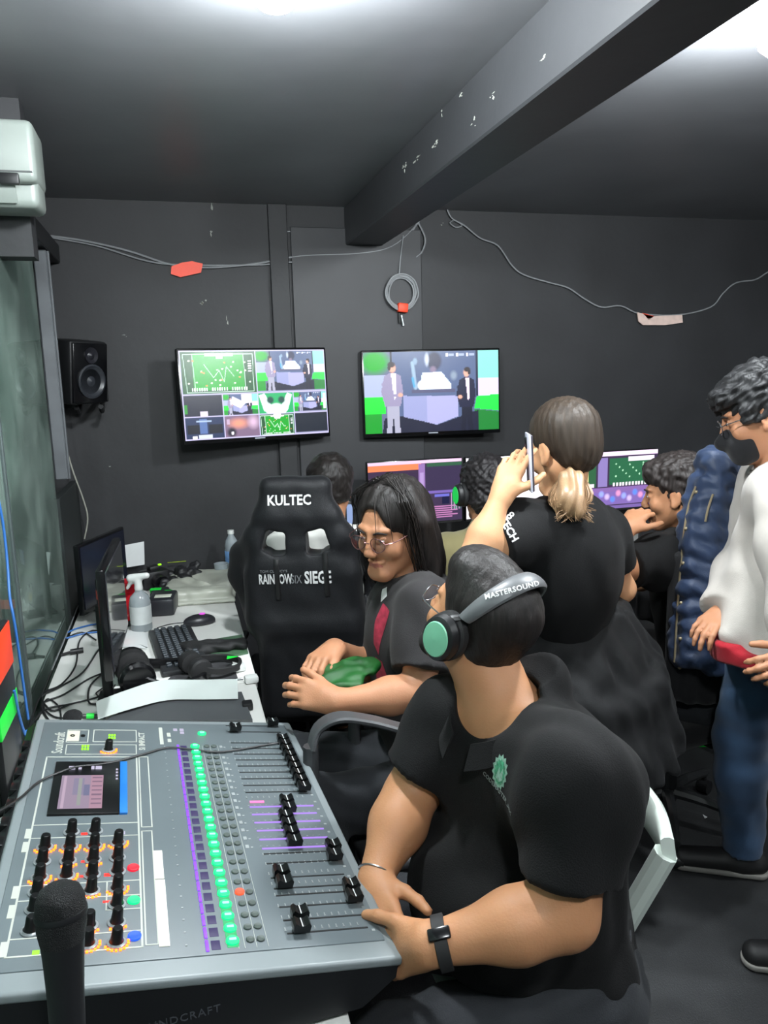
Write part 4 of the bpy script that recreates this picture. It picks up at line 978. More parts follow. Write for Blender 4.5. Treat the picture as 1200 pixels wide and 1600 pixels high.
xx = P.HR @ V((1, 0, .16)); xx.normalize(); dn = (P.HR @ V((.0, .35, -.94))).normalized(); yy = (-dn).cross(xx).normalized()
glasses('eyeglasses', P, 'thin metal glasses on the headphone wearer by the mixer', m_steelf)
def wear_text(txt, size, o, parent, c, x, d, m, name='printed_text', cut=.006, lift=.0012, **k):
    """writing laid onto a worn or curved part; c, x, d in room coordinates"""
    me = text_mesh(txt, size, **k); loc = V(parent.location) if parent else V((0, 0, 0))
    x = V(x).normalized(); d = V(d).normalized(); x = (x-d*x.dot(d)).normalized(); y = (-d).cross(x)
    M = M4(V(c)-loc, Matrix((x, y, -d)).transposed())
    decal(me, M, d, bvh_of(o.data), lift, cut); me.materials.append(m); return link(name, me, parent, False)
m_wprint = mat('white_print', (.80, .80, .80), rough=.6, var=.05); m_gprint = mat('grey_print', (.50, .53, .52), rough=.7)
wear_text('MASTERSOUND', .0125, bo, hp1, pd(800, 922, 1.33), CR+CU*.26, ray(800, 922), m_wprint, bold=.0004, space=1.1)
# crest and name on the chest, button of the placket
m_crest = mat('green_embroidery', (.22, .52, .38), rough=.7, var=.5, nscale=160); m_crest2 = mat('pale_embroidery', (.48, .62, .55), rough=.7, var=.4, nscale=200)
def flat_poly(Ps):
    me = bpy.data.meshes.new('flat'); me.from_pydata([(x, y, 0) for x, y in Ps], [], [list(range(len(Ps)))]); return me
cc = pd(764, 1214, 1.20); ddir = ray(771, 1208).normalized()*.6+V((.9, .35, 0))*.4; xx = V((.42, -.9, 0))
def crest(Ps, m, name, lift):
    me = flat_poly(Ps); x = (xx-ddir.normalized()*xx.dot(ddir.normalized())).normalized(); d = ddir.normalized(); y = (-d).cross(x)
    decal(me, M4(cc-L1, Matrix((x, y, -d)).transposed()), d, tr1, lift, .006); me.materials.append(m); link(name, me, P.t, False)
star = [(.019*(1 if i % 2 else .80)*math.cos(i*PI/14), .030*(1 if i % 2 else .82)*math.sin(i*PI/14)) for i in range(28)]
crest(star, m_crest2, 'embroidered_crest', .001); crest([(x*.74, y*.74) for x, y in star], m_crest, 'crest_centre', .0018)
crest([(x, y) for x, y in ((-.008, -.012), (-.002, .008), (.002, -.002), (.007, .010), (.009, -.010), (.002, -.016))], m_crest2, 'crest_face', .0024)
wear_text('CODEMASTER_MX', .0105, P.so, P.t, pd(762, 1245, 1.2), V((.42, -.9, -.25)), ddir, m_gprint, name='embroidered_name', bold=.0002)
bt = tr1.ray_cast(pd(747, 1146, .8)-L1, ray(747, 1146).normalized())
if bt[0] is not None: MB().ball(bt[0]+L1-ray(747, 1146).normalized()*.001, (.0055, .0055, .0055)).build('shirt_button', mat('button', (.62, .62, .6), rough=.3), P.t)
# the collar: two leaves that fall from the nape to the placket
cf_ = V(J['cf']).normalized(); sd_ = cf_.cross(V((0, 0, 1))).normalized()
for k in (-1, 1):
    pts = []
    for a in (180, 150, 120, 90, 60, 35, 14):
        t_ = (180-a)/166; r_ = .076+.018*t_
        pts.append(nk+cf_*(r_*math.cos(math.radians(a))*(1.0 if a > 60 else 1.15)+.004)+sd_*k*r_*math.sin(math.radians(a))*1.02+V((0, 0, .058-.082*t_**1.3)))
    B = catmull(pts, 4); vs = []; K_ = len(B)
    for i, q in enumerate(B):
        o_ = (q-nk); o_.z = 0; o_.normalize(); w_ = .030+.012*(i/K_)
        hi_, lo_ = q, q+o_*(.016+.004*(i/K_))-V((0, 0, w_))
        vs += [hi_, lo_, lo_+o_*.003, hi_+o_*.003]
    fs = [[i*4+j, i*4+(j+1) % 4, i*4+4+(j+1) % 4, i*4+4+j] for i in range(K_-1) for j in range(4)]+[[3, 2, 1, 0], [K_*4-4, K_*4-3, K_*4-2, K_*4-1]]
    MB().raw(vs, fs).build('collar', m_polo, P.t, smooth=60)
# bracelet and fitness band
wl, el_ = V(J['wrL']), V(J['elL']); ax = (el_-wl).normalized()
def ring(c, ax, r, w, th, m, name, lab, cat, sx=1.15, side=None):
    x = V(side or ax.orthogonal()); x = (x-ax*x.dot(ax)).normalized(); y = ax.cross(x)
    T = M4(c, Matrix((x, y, ax)).transposed()) @ Matrix.Diagonal((sx, 1, 1, 1))
    mb = MB().lathe([(r, -w/2), (r+th, -w/2+.001), (r+th, w/2-.001), (r, w/2), (r, -w/2)], T, 32); return mb, T
mb, T = ring(wl+ax*.022, ax, .0325, .020, .003, None, '', '', '', 1.1)
t = thing('fitness_band', 'black fitness band on the left wrist of the person in the polo shirt', 'wristband', tuple(wl+ax*.022)); mb.build('strap', m_rubber, t)
q = (CO-(wl+ax*.022)); q = (q-ax*q.dot(ax)).normalized()+V((0, 0, .6)); q = (q-ax*q.dot(ax)).normalized()
MB().box(wl+ax*.022+q*.037, (.018, .034, .008), Matrix((ax.cross(q), ax, q)).transposed(), bev=.003).build('tracker', m_blackg, t)
wr_, er_ = V(J['wrR']), V(J['elR']); ax = (er_-wr_).normalized()
mb, T = ring(wr_+ax*.012, ax, .0315, .004, .0022, None, '', '', '', 1.1)
single('bracelet', mb, m_steel, 'thin silver bracelet on the right wrist of the person in the polo shirt', 'bracelet')
# ---------------------------------------------------------------- the white folding chair under person 1
m_resin = mat('white_resin', (.80, .84, .81), rough=.35, var=.05, nscale=4); m_dleg2 = mat('dark_grey_tube', (.20, .21, .215), rough=.4)
t = thing('folding_chair', 'white folding chair with a curved backrest under the person in the polo shirt', 'chair', (.68, 1.33, 0))
B_ = [V((.832, 1.120, .797)), V((.872, 1.20, .787)), V((.900, 1.31, .780)), V((.905, 1.44, .780)), V((.880, 1.56, .772))]
def strap(mbn, Pts, w, th, side, sm=5):
    B = catmull(Pts, sm); vs = []; K = len(B); wf = w if callable(w) else (lambda u: w_c); w_c = w
    for i, q in enumerate(B):
        w = wf(i/(K-1)); d = (B[min(i+1, K-1)]-B[max(i-1, 0)]).normalized(); s_ = V(side); s_ = (s_-d*s_.dot(d)).normalized(); u = d.cross(s_)
        vs += [q+s_*w/2*a+u*th/2*b for a, b in ((-1, -.4), (-.8, -1), (.8, -1), (1, -.4), (1, .4), (.8, 1), (-.8, 1), (-1, .4))]
    fs = [[i*8+j, i*8+(j+1) % 8, (i+1)*8+(j+1) % 8, (i+1)*8+j] for i in range(K-1) for j in range(8)]+[list(range(8))[::-1], [(K-1)*8+j for j in range(8)]]
    return mbn.raw(vs, fs)
strap(MB(), B_, lambda u: .050+.058*min(1, u*3.5), .024, (-.16, 0, 1), 6).build('backrest', m_resin, t, smooth=50)
for s_, (a, b, lab_) in enumerate(((V((.833, 1.130, .785)), V((.752, 1.195, .535)), ''), (V((.870, 1.545, .77)), V((.79, 1.51, .50)), ''))):
    MB().tube([a, a.lerp(b, .5), b], .023, 10, 2).build('back_post', m_resin, t)
    MB().tube([b+V((0, 0, .02)), b-V((0, 0, .03))], .025, 10, 0).build('joint_cap', m_resin, t)
    MB().tube([b, V((b.x-.17, b.y, .012))], .017, 10, 0).build('front_leg', m_dleg2, t); MB().tube([V((b.x-.14, b.y+.03*(1 if s_ == 0 else -1), .46)), V((b.x+.14, b.y+.03*(1 if s_ == 0 else -1), .012))], .017, 10, 0).build('rear_leg', m_dleg2, t)
c = Clay(.008); c.add(box((.65, 1.345, .418), (.20, .15, .018), None, .016), .01); me = c.mesh('seat', 1); me.materials.append(m_resin); link('seat', me, t)
MB().tube([V((.565, 1.205, .30)), V((.565, 1.49, .30))], .010, 8, 0).build('cross_bar', m_resin, t)

# ---------------------------------------------------------------- 2: long hair and glasses, charcoal t-shirt
P = Person('p2', 'seated person with long black hair and glasses in a charcoal t-shirt, smiling at the camera', (.60, 1.95, 0), pd(614, 826, 2.06), (-.80, -.60, -.17), (.10, .03, 1), 1.03)
P.gaze = -.002
J = dict(neck=pd(655, 914, 2.12), chest=pd(648, 985, 2.13), pelvis=(.66, 1.98, .55), cf=(-.98, -.22, 0), pf=(-1, -.05, 0), ears=False,
         shL=pd(664, 950, 1.97), shR=pd(628, 958, 2.28), elL=pd(655, 1082, 1.90), wrL=pd(524, 1097, 1.83), elR=pd(596, 1050, 2.28), wrR=pd(522, 1014, 2.06),
         handL=dict(D=pd(484, 1086, 1.84)-pd(524, 1097, 1.83), N=(-.1, -.85, .5), curl=(.35, .6, .5), thumb=pd(492, 1060, 1.86)-pd(515, 1085, 1.83)),
         handR=dict(D=pd(490, 1034, 1.98)-pd(522, 1014, 2.06), N=(-.35, -.2, .9), curl=(.55, .6, .35), thumb=pd(512, 1052, 1.96)-pd(520, 1022, 2.04), tcurl=.1),
         hipL=(.62, 1.88, .53), knL=(.27, 1.80, .60), anL=(.28, 1.80, .11), toeL=(.12, 1.80, .028), hipR=(.62, 2.06, .53), knR=(.25, 2.02, .62), anR=(.30, 2.05, .11), toeR=(.14, 2.06, .028))
P.body(J, bulk=.93, belly=.01, h=.0042, neckr=.052, arm=.98, leg=1.0, skin=sk2, lips=lip); P.eyes()
P.pants(m_dpants, fold=soft(.004, .06, 18)); P.shoes(m_shoe, m_sole)
so = P.top(m_char, 't_shirt', inf=.012, sleeve=.74, loose=.014, neck=(.072, .015), fold=soft(.005, .07, 21, (1, 1, .5)), hem=.06); L2 = P.t.location; P2 = P
hp = P.hp; R = P.HR
P.hair(h_blk, [('u', ell(hp(0, -.016, .046), (.078, .098, .084), R), .02, .013), ('u', cap(hp(-.078, -.02, .02), hp(-.088, -.03, -.14), .032, .030), .03, 0), ('u', cap(hp(.078, -.02, .02), hp(.085, -.03, -.15), .030, .032), .03, 0),
    ('u', ell(hp(.0, -.075, -.07), (.098, .055, .155), R), .03, 0), ('u', cap(hp(.055, -.06, -.12), hp(.075, -.045, -.21), .045, .028), .03, 0), ('u', cap(hp(-.055, -.06, -.12), hp(-.075, -.045, -.20), .045, .028), .03, 0),
    ('s', ell(hp(.004, .116, -.024), (.060, .092, .118), R), .014, 0), ('s', box(hp(0, .04, -.15), (.052, .06, .08), R, .03), .02, 0)],
    fold=lambda q: .0016*np.sin((q-0)@np.array(R.col[1])*120+2*np.sin(q[:, 2]*22))+.0012*np.sin(q@np.array(R.col[0])*190+1.5*np.sin(q[:, 2]*31)))
rs = random.Random(5)
def strand(i):
    sx = rs.choice((-1, 1)); x0 = rs.uniform(.0, .03)*sx; x1 = sx*rs.uniform(.070, .105); w_ = rs.uniform(-.01, .01)
    return [hp(x0, .02+rs.uniform(-.06, .02), .141), hp(x0+.8*(x1-x0), .056+w_*.5-rs.uniform(0, .05), .098), hp(x1*.93, .046+w_-rs.uniform(0, .04), .015), hp(x1+w_*.3, .018+w_, -.09), hp(x1*1.02+w_, -.005+w_, -.18+rs.uniform(-.03, .03))]
P.strands(h_blk, 70, strand, .0016)
MB().tube([hp(-.018, .082, .118), hp(-.030, .103, .075), hp(-.034, .112, .030), hp(-.028, .115, -.02)], lambda t: .0015*(1-.7*t), 5, 5).tube([hp(-.030, .06, .118), hp(-.058, .084, .06), hp(-.060, .080, .0)], lambda t: .0022*(1-.7*t), 5, 5).build('loose_strands', h_blk, P.t)
glasses('eyeglasses', P, 'thin round wire glasses on the person with long black hair', mat('rose_wire', (.50, .36, .36), rough=.3, metal=.8, var=0))
# red print on the chest: two tall torn bands
m_redp = mat('red_print', (.62, .16, .25), rough=.8, var=.35, nscale=60)
bv = bvh_of(P.so.data)
def chest_print(Ps, m, name, c, d=V((.85, .52, 0)), x=V((-.52, .85, 0)), parent=None, bv_=None):
    me = flat_poly(Ps); d = d.normalized(); x = (x-d*x.dot(d)).normalized(); y = (-d).cross(x); parent = parent or P.t
    decal(me, M4(V(c)-V(parent.location), Matrix((x*-1, y*-1 if y.z < 0 else y, -d)).transposed()), d, bv_ or bv, .0015, .01); me.materials.append(m); return link(name, me, parent, False)
cpt = pd(578, 1010, 2.0)
chest_print([(-.01, .10), (.03, .09), (.012, .035), (.0, .0), (-.012, -.04), (-.03, -.01), (-.03, .05)], m_redp, 'red_print', cpt)
chest_print([(-.03, -.05), (.0, -.055), (.02, -.12), (.01, -.15), (-.02, -.17), (-.04, -.12), (-.035, -.08)], m_redp, 'red_print', cpt)
chest_print([(-.03, .13), (-.012, .14), (.0, .12), (-.02, .10)], m_wprint, 'white_print', cpt)
# green cloth on the lap
c = Clay(.006); g0 = pd(535, 1058, 1.94)
c.add(box(g0, (.065, .05, .010), frame((-1, .2, .1)), .010), .02).add(ell(g0+V((.03, .01, .010)), (.06, .05, .014)), .02).add(ell(g0+V((.06, .03, .015)), (.05, .04, .02)), .02)
me = c.mesh('green_pouch', 2, soft(.006, .035, 4)); me.materials.append(mat('green_cloth', (.02, .28, .07), rough=.6, var=.3, nscale=14)); o = bpy.data.objects.new('green_pouch', me); COL.objects.link(o)
me.transform(Matrix.Translation(-g0)); o.location = g0; tag(o, 'crumpled green cloth pouch in the lap of the long-haired person', 'pouch')

# plastic armchair carrying person 2
t = thing('plastic_armchair', 'dark grey plastic armchair in which the long-haired person sits', 'chair', (.62, 1.95, 0)); m_dgp = mat('dark_grey_plastic', (.25, .255, .265), rough=.38, var=.06)
A0 = [pd(486, 1172, 1.72), pd(497, 1138, 1.73), pd(530, 1121, 1.73), pd(580, 1126, 1.74), pd(640, 1140, 1.76), pd(700, 1138, 1.82)]
for off in (0, .42):
    if off: A0 = [V((max(q.x, .44+.02*i), q.y, q.z-.05)) for i, q in enumerate(A0)]
    strap(MB(), [q+V((0, off, 0)) for q in A0], .045, .014, (0, 1, 0)).build('armrest', m_dgp, t)
    b = A0[0]+V((0, off, 0)); MB().tube([b+V((0, 0, .01)), V((b.x-.02, b.y, .3)), V((b.x-.05, b.y, .0))], .018, 8, 3).build('front_leg', m_dgp, t)
    b = A0[5]+V((.06, off, 0)); MB().tube([b+V((0, 0, .0)), V((b.x+.01, b.y, .3)), V((b.x+.06, b.y, .0))], .018, 8, 3).build('rear_leg', m_dgp, t)
c = Clay(.01); c.add(box((.62, 1.95, .425), (.23, .215, .018), None, .016), .02).add(box((.90, 1.96, .62), (.018, .21, .20), frame((1, 0, -.16)) @ Matrix.Rotation(PI/2, 3, 'Z'), .016), .05)
me = c.mesh('seat_shell', 2); me.materials.append(m_dgp); link('seat_shell', me, t)

# ---------------------------------------------------------------- 3: standing with a phone, ponytail
P = Person('p3', 'standing person with a blond-tipped ponytail in a black t-shirt, phone at the ear', (1.08, 2.0, 0), pd(880, 700, 2.13), (-.30, .93, -.20), (-.06, .05, 1), 1.04)
J = dict(neck=pd(884, 792, 2.14), chest=pd(882, 868, 2.16), pelvis=(1.10, 2.02, .86), cf=(-.33, .94, 0), pf=(-.25, .95, 0),
         shL=pd(812, 826, 2.05), shR=pd(938, 832, 2.26), elL=pd(742, 872, 1.96), wrL=pd(783, 775, 1.99), elR=pd(972, 920, 2.36), wrR=pd(930, 960, 2.50),
         handL=dict(D=(pd(803, 722, 2.0)-pd(783, 775, 1.99)), N=(-.62, -.60, .15), curl=(.25, .45, .35), thumb=pd(824, 757, 1.99)-pd(790, 770, 1.99), fingers=((.12, .3, .3), (.2, .4, .4), (.3, .5, .4), (.45, .6, .4))),
         hipL=(1.01, 1.99, .84), knL=(1.01, 2.02, .46), anL=(1.02, 1.96, .09), toeL=(.99, 2.11, .028), hipR=(1.18, 2.05, .84), knR=(1.18, 2.07, .46), anR=(1.19, 2.03, .09), toeR=(1.18, 2.18, .028))
P.body(J, bulk=.86, w=.95, h=.0045, neckr=.047, arm=.90, leg=.9, skin=sk3)
P.pants(cloth('black_trousers', (.06, .06, .066), sheen=.02)); P.shoes(m_shoe, m_sole)
P.top(m_black_cloth, 't_shirt', inf=.012, sleeve=.56, loose=.012, neck=(.062, .01), fold=soft(.0045, .07, 31, (1, 1, .5)), hem=-.02, extra=[(ell(V(J['chest'])+V((.02, -.015, -.05)), (.135, .11, .19), frame(J['cf'])), .05, .01, None)]); P3 = P
hp = P.hp; R = P.HR
P.hair(hair_mat('dark_brown_hair2', (.21, .175, .145)), [('u', ell(hp(0, -.016, .044), (.078, .098, .085), R), .02, .009), ('u', ell(hp(0, -.055, -.01), (.064, .050, .060), R), .03, .006), ('s', box(hp(0, .105, -.05), (.12, .062, .10), R, .02), .012, 0), ('s', box(hp(0, .05, -.105), (.2, .075, .07), R, .02), .02, 0)],
    fold=lambda q: .0010*np.sin(q@np.array(R.col[0])*260+3*np.sin(q[:, 2]*14))+.0006*np.sin(q@np.array(R.col[1])*330), name='hair')
pt = pd(887, 742, 2.045); pe = [pt, pd(893, 752, 2.05), pd(890, 782, 2.02), pd(905, 808, 2.00)]
rs = random.Random(9)
m_pony = bpy.data.materials.new('ponytail_hair'); m_pony.use_nodes = True; n_ = m_pony.node_tree.nodes; b_ = n_['Principled BSDF']; b_.inputs['Roughness'].default_value = .4
b_.inputs['Base Color'].default_value = (*lin((.74, .60, .46)), 1)
_no = n_.new('ShaderNodeTexNoise'); _no.inputs['Scale'].default_value = 60; _rr = n_.new('ShaderNodeValToRGB'); _rr.color_ramp.elements[0].color = (*lin((.36, .27, .21)), 1); _rr.color_ramp.elements[1].color = (*lin((.72, .58, .43)), 1)
m_pony.node_tree.links.new(_no.outputs['Fac'], _rr.inputs[0]); m_pony.node_tree.links.new(_rr.outputs[0], b_.inputs['Base Color'])
def pony(i):
    a = rs.uniform(0, 6.28); r = rs.random()**.5; tip = pe[3]+CR*rs.uniform(-.065, .040)+CU*(lambda a: a)(rs.uniform(-.016, .040))+FW*rs.uniform(-.02, .02)
    return [pe[0]+(CR*math.cos(a)+FW*math.sin(a))*.013*r, pe[1]+(CR*math.cos(a)*1.2+FW*math.sin(a)*.8)*.034*r, pe[2]+(CR*math.cos(a)*1.3+FW*math.sin(a)*.7)*.046*r, tip]
c = Clay(.005); c.add(cap(pe[0], pe[1], .014, .032), .02).add(cap(pe[1], pe[2], .032, .040), .02).add(cap(pe[2], pe[3]+V((0, 0, .012)), .036, .016), .03)
me = c.mesh('ponytail', 2, lambda q: .003*np.sin(q@np.array(CR)*230+2*np.sin(q[:, 2]*30))); me.materials.append(m_pony); o = link('ponytail', me, P.t)
P.strands(m_pony, 150, pony, .0024, 'ponytail_strands')
MB().lathe([(.014, -.006), (.018, 0), (.014, .006)], M4(pt+(pe[1]-pt)*.1, frame(V((0, 1, 0)), (pe[0]-pe[1]))), 16).build('hair_tie', m_rubber, P.t)
wear_text('8', .03, P.so, P.t, pd(797, 806, 2.0), pd(812, 838, 2.0)-pd(792, 806, 2.0)+V((.02, .0, 0)), ray(797, 820), m_wprint, name='sleeve_print', bold=.0006, cut=.008)
wear_text('TECH', .027, P.so, P.t, pd(795, 827, 2.0), pd(812, 842, 1.99)-pd(794, 812, 2.0), ray(797, 820), m_wprint, name='sleeve_print', bold=.0008, cut=.008)
# her phone
ph = pd(829, 722, 2.0); Rr = frame(V((.93, -.30, .05)), V((-.22, .05, 1)))
t = thing('smartphone', 'smartphone in a clear case held to the ear of the person with the ponytail', 'phone', tuple(ph))
mb = MB(); mb.M = M4(ph, Rr); mb.box((0, 0, 0), (.070, .008, .148), bev=.004, seg=3); mb.build('body', mat('phone_mirror', (.42, .40, .44), rough=.15, metal=.6, var=.1), t)
mb = MB(); mb.M = M4(ph, Rr); mb.box((0, -.004, 0), (.074, .006, .152), bev=.0029); mb.build('clear_case', mat('case_clear', (.80, .80, .86), rough=.15, var=.05), t)
mb = MB(); mb.M = M4(ph, Rr); mb.box((-.015, -.0085, .05), (.026, .004, .03), bev=.0015); mb.build('camera_bump', m_blackg, t)
# jacket tied round the waist
c = Clay(.007); wc = V((1.10, 2.0, .965)); rs = random.Random(2)
for i in range(30):
    a = math.radians(150+i*8.8); d = V((math.cos(a), math.sin(a), 0)); dd = V((d.x*1.05, d.y*.85, 0)); low = .36+.05*math.sin(i*.5)+.06*math.exp(-((i-15)/5)**2)
    fl = .13+.05*max(0, math.sin((i-5)/26*PI))+.018*math.sin(i*1.1)
    c.add(cap(wc+dd*.150, wc+dd*(.150+fl*.5)-V((0, 0, low*.5)), .026, .032), .04); c.add(cap(wc+dd*(.150+fl*.5)-V((0, 0, low*.5)), wc+dd*(.150+fl)-V((0, 0, low)), .032, .018), .045)
me = c.mesh('tied_jacket', 2, soft(.007, .05, 44, (1, 1, .25))); me.materials.append(cloth('black_jacket', (.098, .10, .105), rough=.7, sheen=.03)); me.transform(Matrix.Translation(-wc))
o = bpy.data.objects.new('jacket', me); COL.objects.link(o); o.location = wc; tag(o, 'dark jacket tied round the waist of the person with the ponytail', 'jacket')

# ---------------------------------------------------------------- 4: olive shirt, green headset, at the desk screens
P = Person('p4', 'seated person in an olive shirt with a green headset, facing the desk screens', (1.16, 2.8, 0), pd(756, 768, 3.02), (-.05, 1, -.08), (0, 0, 1), 1.0)
n4 = P.H+V((.0, -.03, -.155))
J = dict(neck=n4, chest=n4+V((0, -.02, -.20)), pelvis=n4+V((0, -.06, -.54)), cf=(0, 1, 0), pf=(0, 1, 0), shL=n4+V((-.18, -.01, -.07)), shR=n4+V((.18, -.01, -.07)), elL=n4+V((-.22, .06, -.34)), elR=n4+V((.22, .06, -.34)), wrL=n4+V((-.15, .30, -.30)), wrR=n4+V((.12, .30, -.30)),
         handL=dict(D=(.1, 1, -.1), N=(0, 0, 1)), handR=dict(D=(-.1, 1, -.1), N=(0, 0, 1)), hipL=n4+V((-.10, .02, -.56)), hipR=n4+V((.10, .02, -.56)), knL=n4+V((-.12, .36, -.50)), knR=n4+V((.12, .36, -.50)))
for s_ in 'LR':
    k = J['kn'+s_]; J['an'+s_] = V((k.x, k.y+.04, .10)); J['toe'+s_] = V((k.x, k.y+.20, .028))
P.body(J, h=.006, skin=sk2); P.pants(m_dpants, h=.009); P.shoes(m_shoe, m_sole)
P.top(cloth('olive_shirt', (.46, .43, .30)), 'shirt', inf=.014, long=True, loose=.01, h=.008, neck=(.07, .02), extra=[(cap(n4+V((-.03, -.03, .02)), n4+V((.03, -.03, .02)), .055), .02, 0, None)])
P.hair(hair_mat('black_hair4', (.135, .125, .13)), P.short_ops(.014)+[('u', ell(P.hp(0, -.02, .06), (.082, .10, .085), P.HR), .02, .006), ('u', ell(P.hp(0, -.06, -.03), (.070, .05, .06), P.HR), .03, .006)], h=.006, fold=soft(.005, .016, 7))
headphones(P, 'black headset with a glowing green side light on the person in the olive shirt', glow('headset_green', (.08, .75, .30), .9), m_black)
m_c4 = office_chair('black office chair of the person in the olive shirt', (n4.x, n4.y-.08, 0), 0, backz=.50)

# ---------------------------------------------------------------- 5: hand on the chin, at the right of the desk
P = Person('p5', 'seated person in a black t-shirt resting the chin on one hand', (1.72, 2.25, 0), pd(1058, 772, 2.64), (-.72, .68, -.12), (.0, .0, 1), 1.02)
n5 = pd(1072, 832, 2.70)
J = dict(neck=n5, chest=n5+V((.02, -.02, -.20)), pelvis=V((n5.x+.08, n5.y-.03, .55)), cf=(-.72, .69, 0), pf=(-.6, .8, 0), shL=pd(1030, 872, 2.52), shR=pd(1118, 868, 2.85), elL=pd(955, 893, 2.42), wrL=pd(975, 828, 2.44),
         elR=pd(1000, 905, 2.95), wrR=pd(955, 880, 3.05), handL=dict(D=pd(1006, 792, 2.48)-pd(975, 828, 2.44), N=(-.75, -.45, .35), curl=(.6, .75, .5)), handR=dict(D=(-.8, .3, -.1), N=(0, 0, 1)),
         hipL=V((n5.x, n5.y-.12, .53)), knL=V((n5.x-.30, n5.y+.12, .56)), hipR=V((n5.x+.10, n5.y+.04, .53)), knR=V((n5.x-.16, n5.y+.33, .56)))
for s_ in 'LR':
    k = J['kn'+s_]; J['an'+s_] = V((k.x, k.y, .10)); J['toe'+s_] = V((k.x-.12, k.y+.12, .028))
P.body(J, bulk=.98, h=.005, arm=1.0, skin=sk4, lips=lip); P.pants(m_dpants, h=.009); P.shoes(m_shoe, m_sole); P.eyes()
P.top(m_black_cloth, 't_shirt', inf=.013, sleeve=.66, loose=.012, h=.0065, neck=(.066, .015), fold=soft(.004, .07, 51)); P5 = P
P.hair(hair_mat('grey_brown_hair', (.175, .155, .15)), P.short_ops(.007)+[('u', ell(P.hp(0, -.01, .070), V((.076, .096, .066)), P.HR), .02, .010), ('u', ell(P.hp(0, .07, .086), V((.055, .03, .028)), P.HR), .02, .006)], h=.005, fold=soft(.004, .014, 9))
wear_text('#', .045, P.so, P.t, pd(1016, 820, 2.4), V((-.4, -.3, -.1))*-1, ray(1016, 820), m_wprint, name='chest_print', cut=.01)
office_chair('black office chair of the person resting the chin on one hand', (n5.x-.02, n5.y+.02, 0), math.radians(8), backz=.58)

# ---------------------------------------------------------------- 6: standing at the right edge
P = Person('p6', 'standing person in a black face mask and pale sweater at the right edge', (1.70, 1.74, 0), pd(1192, 648, 2.16), (-.74, .58, -.30), (-.05, .05, 1), 1.04)
n6 = pd(1218, 735, 2.20)
J = dict(neck=n6, chest=pd(1248, 815, 2.20), pelvis=(1.66, 1.73, .90), cf=(-.74, .66, 0), pf=(-.85, .5, 0), shL=pd(1238, 770, 2.02), shR=pd(1212, 752, 2.34), elR=pd(1182, 868, 2.38), wrR=pd(1128, 958, 2.24),
         elL=pd(1262, 945, 1.92), wrL=pd(1256, 1026, 1.90), handR=dict(D=pd(1090, 988, 2.16)-pd(1128, 958, 2.24), N=(-.5, -.3, .7), curl=(.35, .5, .4)), handL=dict(D=pd(1214, 1042, 1.88)-pd(1256, 1026, 1.90), N=(-.3, -.8, .4), curl=(.4, .7, .5)),
         hipR=(1.68, 1.85, .88), knR=(1.69, 1.94, .50), anR=(1.74, 1.955, .095), toeR=(1.60, 2.03, .028), hipL=(1.66, 1.63, .88), knL=(1.64, 1.56, .50), anL=(1.66, 1.52, .095), toeL=(1.52, 1.585, .028))
P.body(J, bulk=.95, h=.005, skin=sk2); P.eyes()
m_jeans = cloth('blue_jeans', (.20, .29, .40), rough=.75, var=.3, nscale=5); P.pants(m_jeans, h=.008, inf=.016)
P.shoes(m_shoe, m_sole, 'sneaker')
P.top(cloth('pale_sweater', (.72, .695, .67), rough=.8), 'sweater', inf=.022, long=True, loose=.02, h=.0075, neck=(.065, .015), hem=-.01, fold=soft(.010, .13, 61, (1, 1, .35)),
      extra=[(cap(V(J['chest'])+V((-.03, .03, -.08)), V((1.61, 1.75, .93)), .12, .12), .06, 0, [(V((0, 0, .885)), (0, 0, -1))]), (cap(V((1.56, 1.76, 1.05)), pd(1135, 990, 2.16), .08, .03), .06, 0, [(V((0, 0, .885)), (0, 0, -1))])])
c = Clay(.007); c.add(cap((1.66, 1.74, .885), (1.59, 1.75, .89), .150, .155), .03, 0, [(V((0, 0, .905)), (0, 0, 1)), (V((0, 0, .865)), (0, 0, -1))]).add(cap((1.55, 1.76, .89), pd(1130, 1000, 2.14), .06, .02), .04, 0, [(V((0, 0, .915)), (0, 0, 1)), (V((0, 0, .865)), (0, 0, -1))]); me = c.mesh('hem', 2, soft(.008, .1, 61)); me.materials.append(cloth('red_hem', (.60, .10, .15))); link('hem', me, P.t)
hp = P.hp; R = P.HR
P.hair(hair_mat('black_hair6', (.125, .125, .13)), P.short_ops(.012)+[('u', ell(hp(0, -.01, .062), V((.080, .100, .078)), R), .02, .010), ('u', ell(hp(0, .080, .075), V((.062, .034, .030)), R), .02, .006), ('u', ell(hp(.03, .095, .052), V((.032, .018, .024)), R), .01, .002), ('u', ell(hp(-.076, .03, .02), V((.014, .03, .035)), R), .01, 0)], fold=soft(.005, .014, 3))
c = Clay(.004)
c.add(ell(hp(0, .055, -.060), V((.058, .058, .058)), R), .02, .003).add(cap(hp(-.015, .078, -.092), hp(.015, .078, -.092), .026), .02).add(cap(hp(0, .10, -.02), hp(0, .118, -.045), .013, .02), .02)
c.sub(box(hp(0, .05, .045), (.2, .2, .055), R, .01), .01).sub(box(hp(0, -.05, -.05), (.2, .085, .2), R, .01), .01)
me = c.mesh('face_mask'); me.materials.append(cloth('black_mask', (.09, .09, .10))); me.transform(Matrix.Translation(-P.H)); o = bpy.data.objects.new('face_mask', me); COL.objects.link(o); o.location = P.H; tag(o, 'black face mask on the standing person at the right edge', 'face mask')
for sx in (-1, 1):
    mb = MB().tube([hp(sx*.052, .052, -.035), hp(sx*.072, .02, -.02), hp(sx*.080, -.008, .012)], .0013, 5, 3); oo = link('ear_loop', mb.mesh('ear_loop', m_rubber), o); oo.data.transform(Matrix.Translation(-P.H))
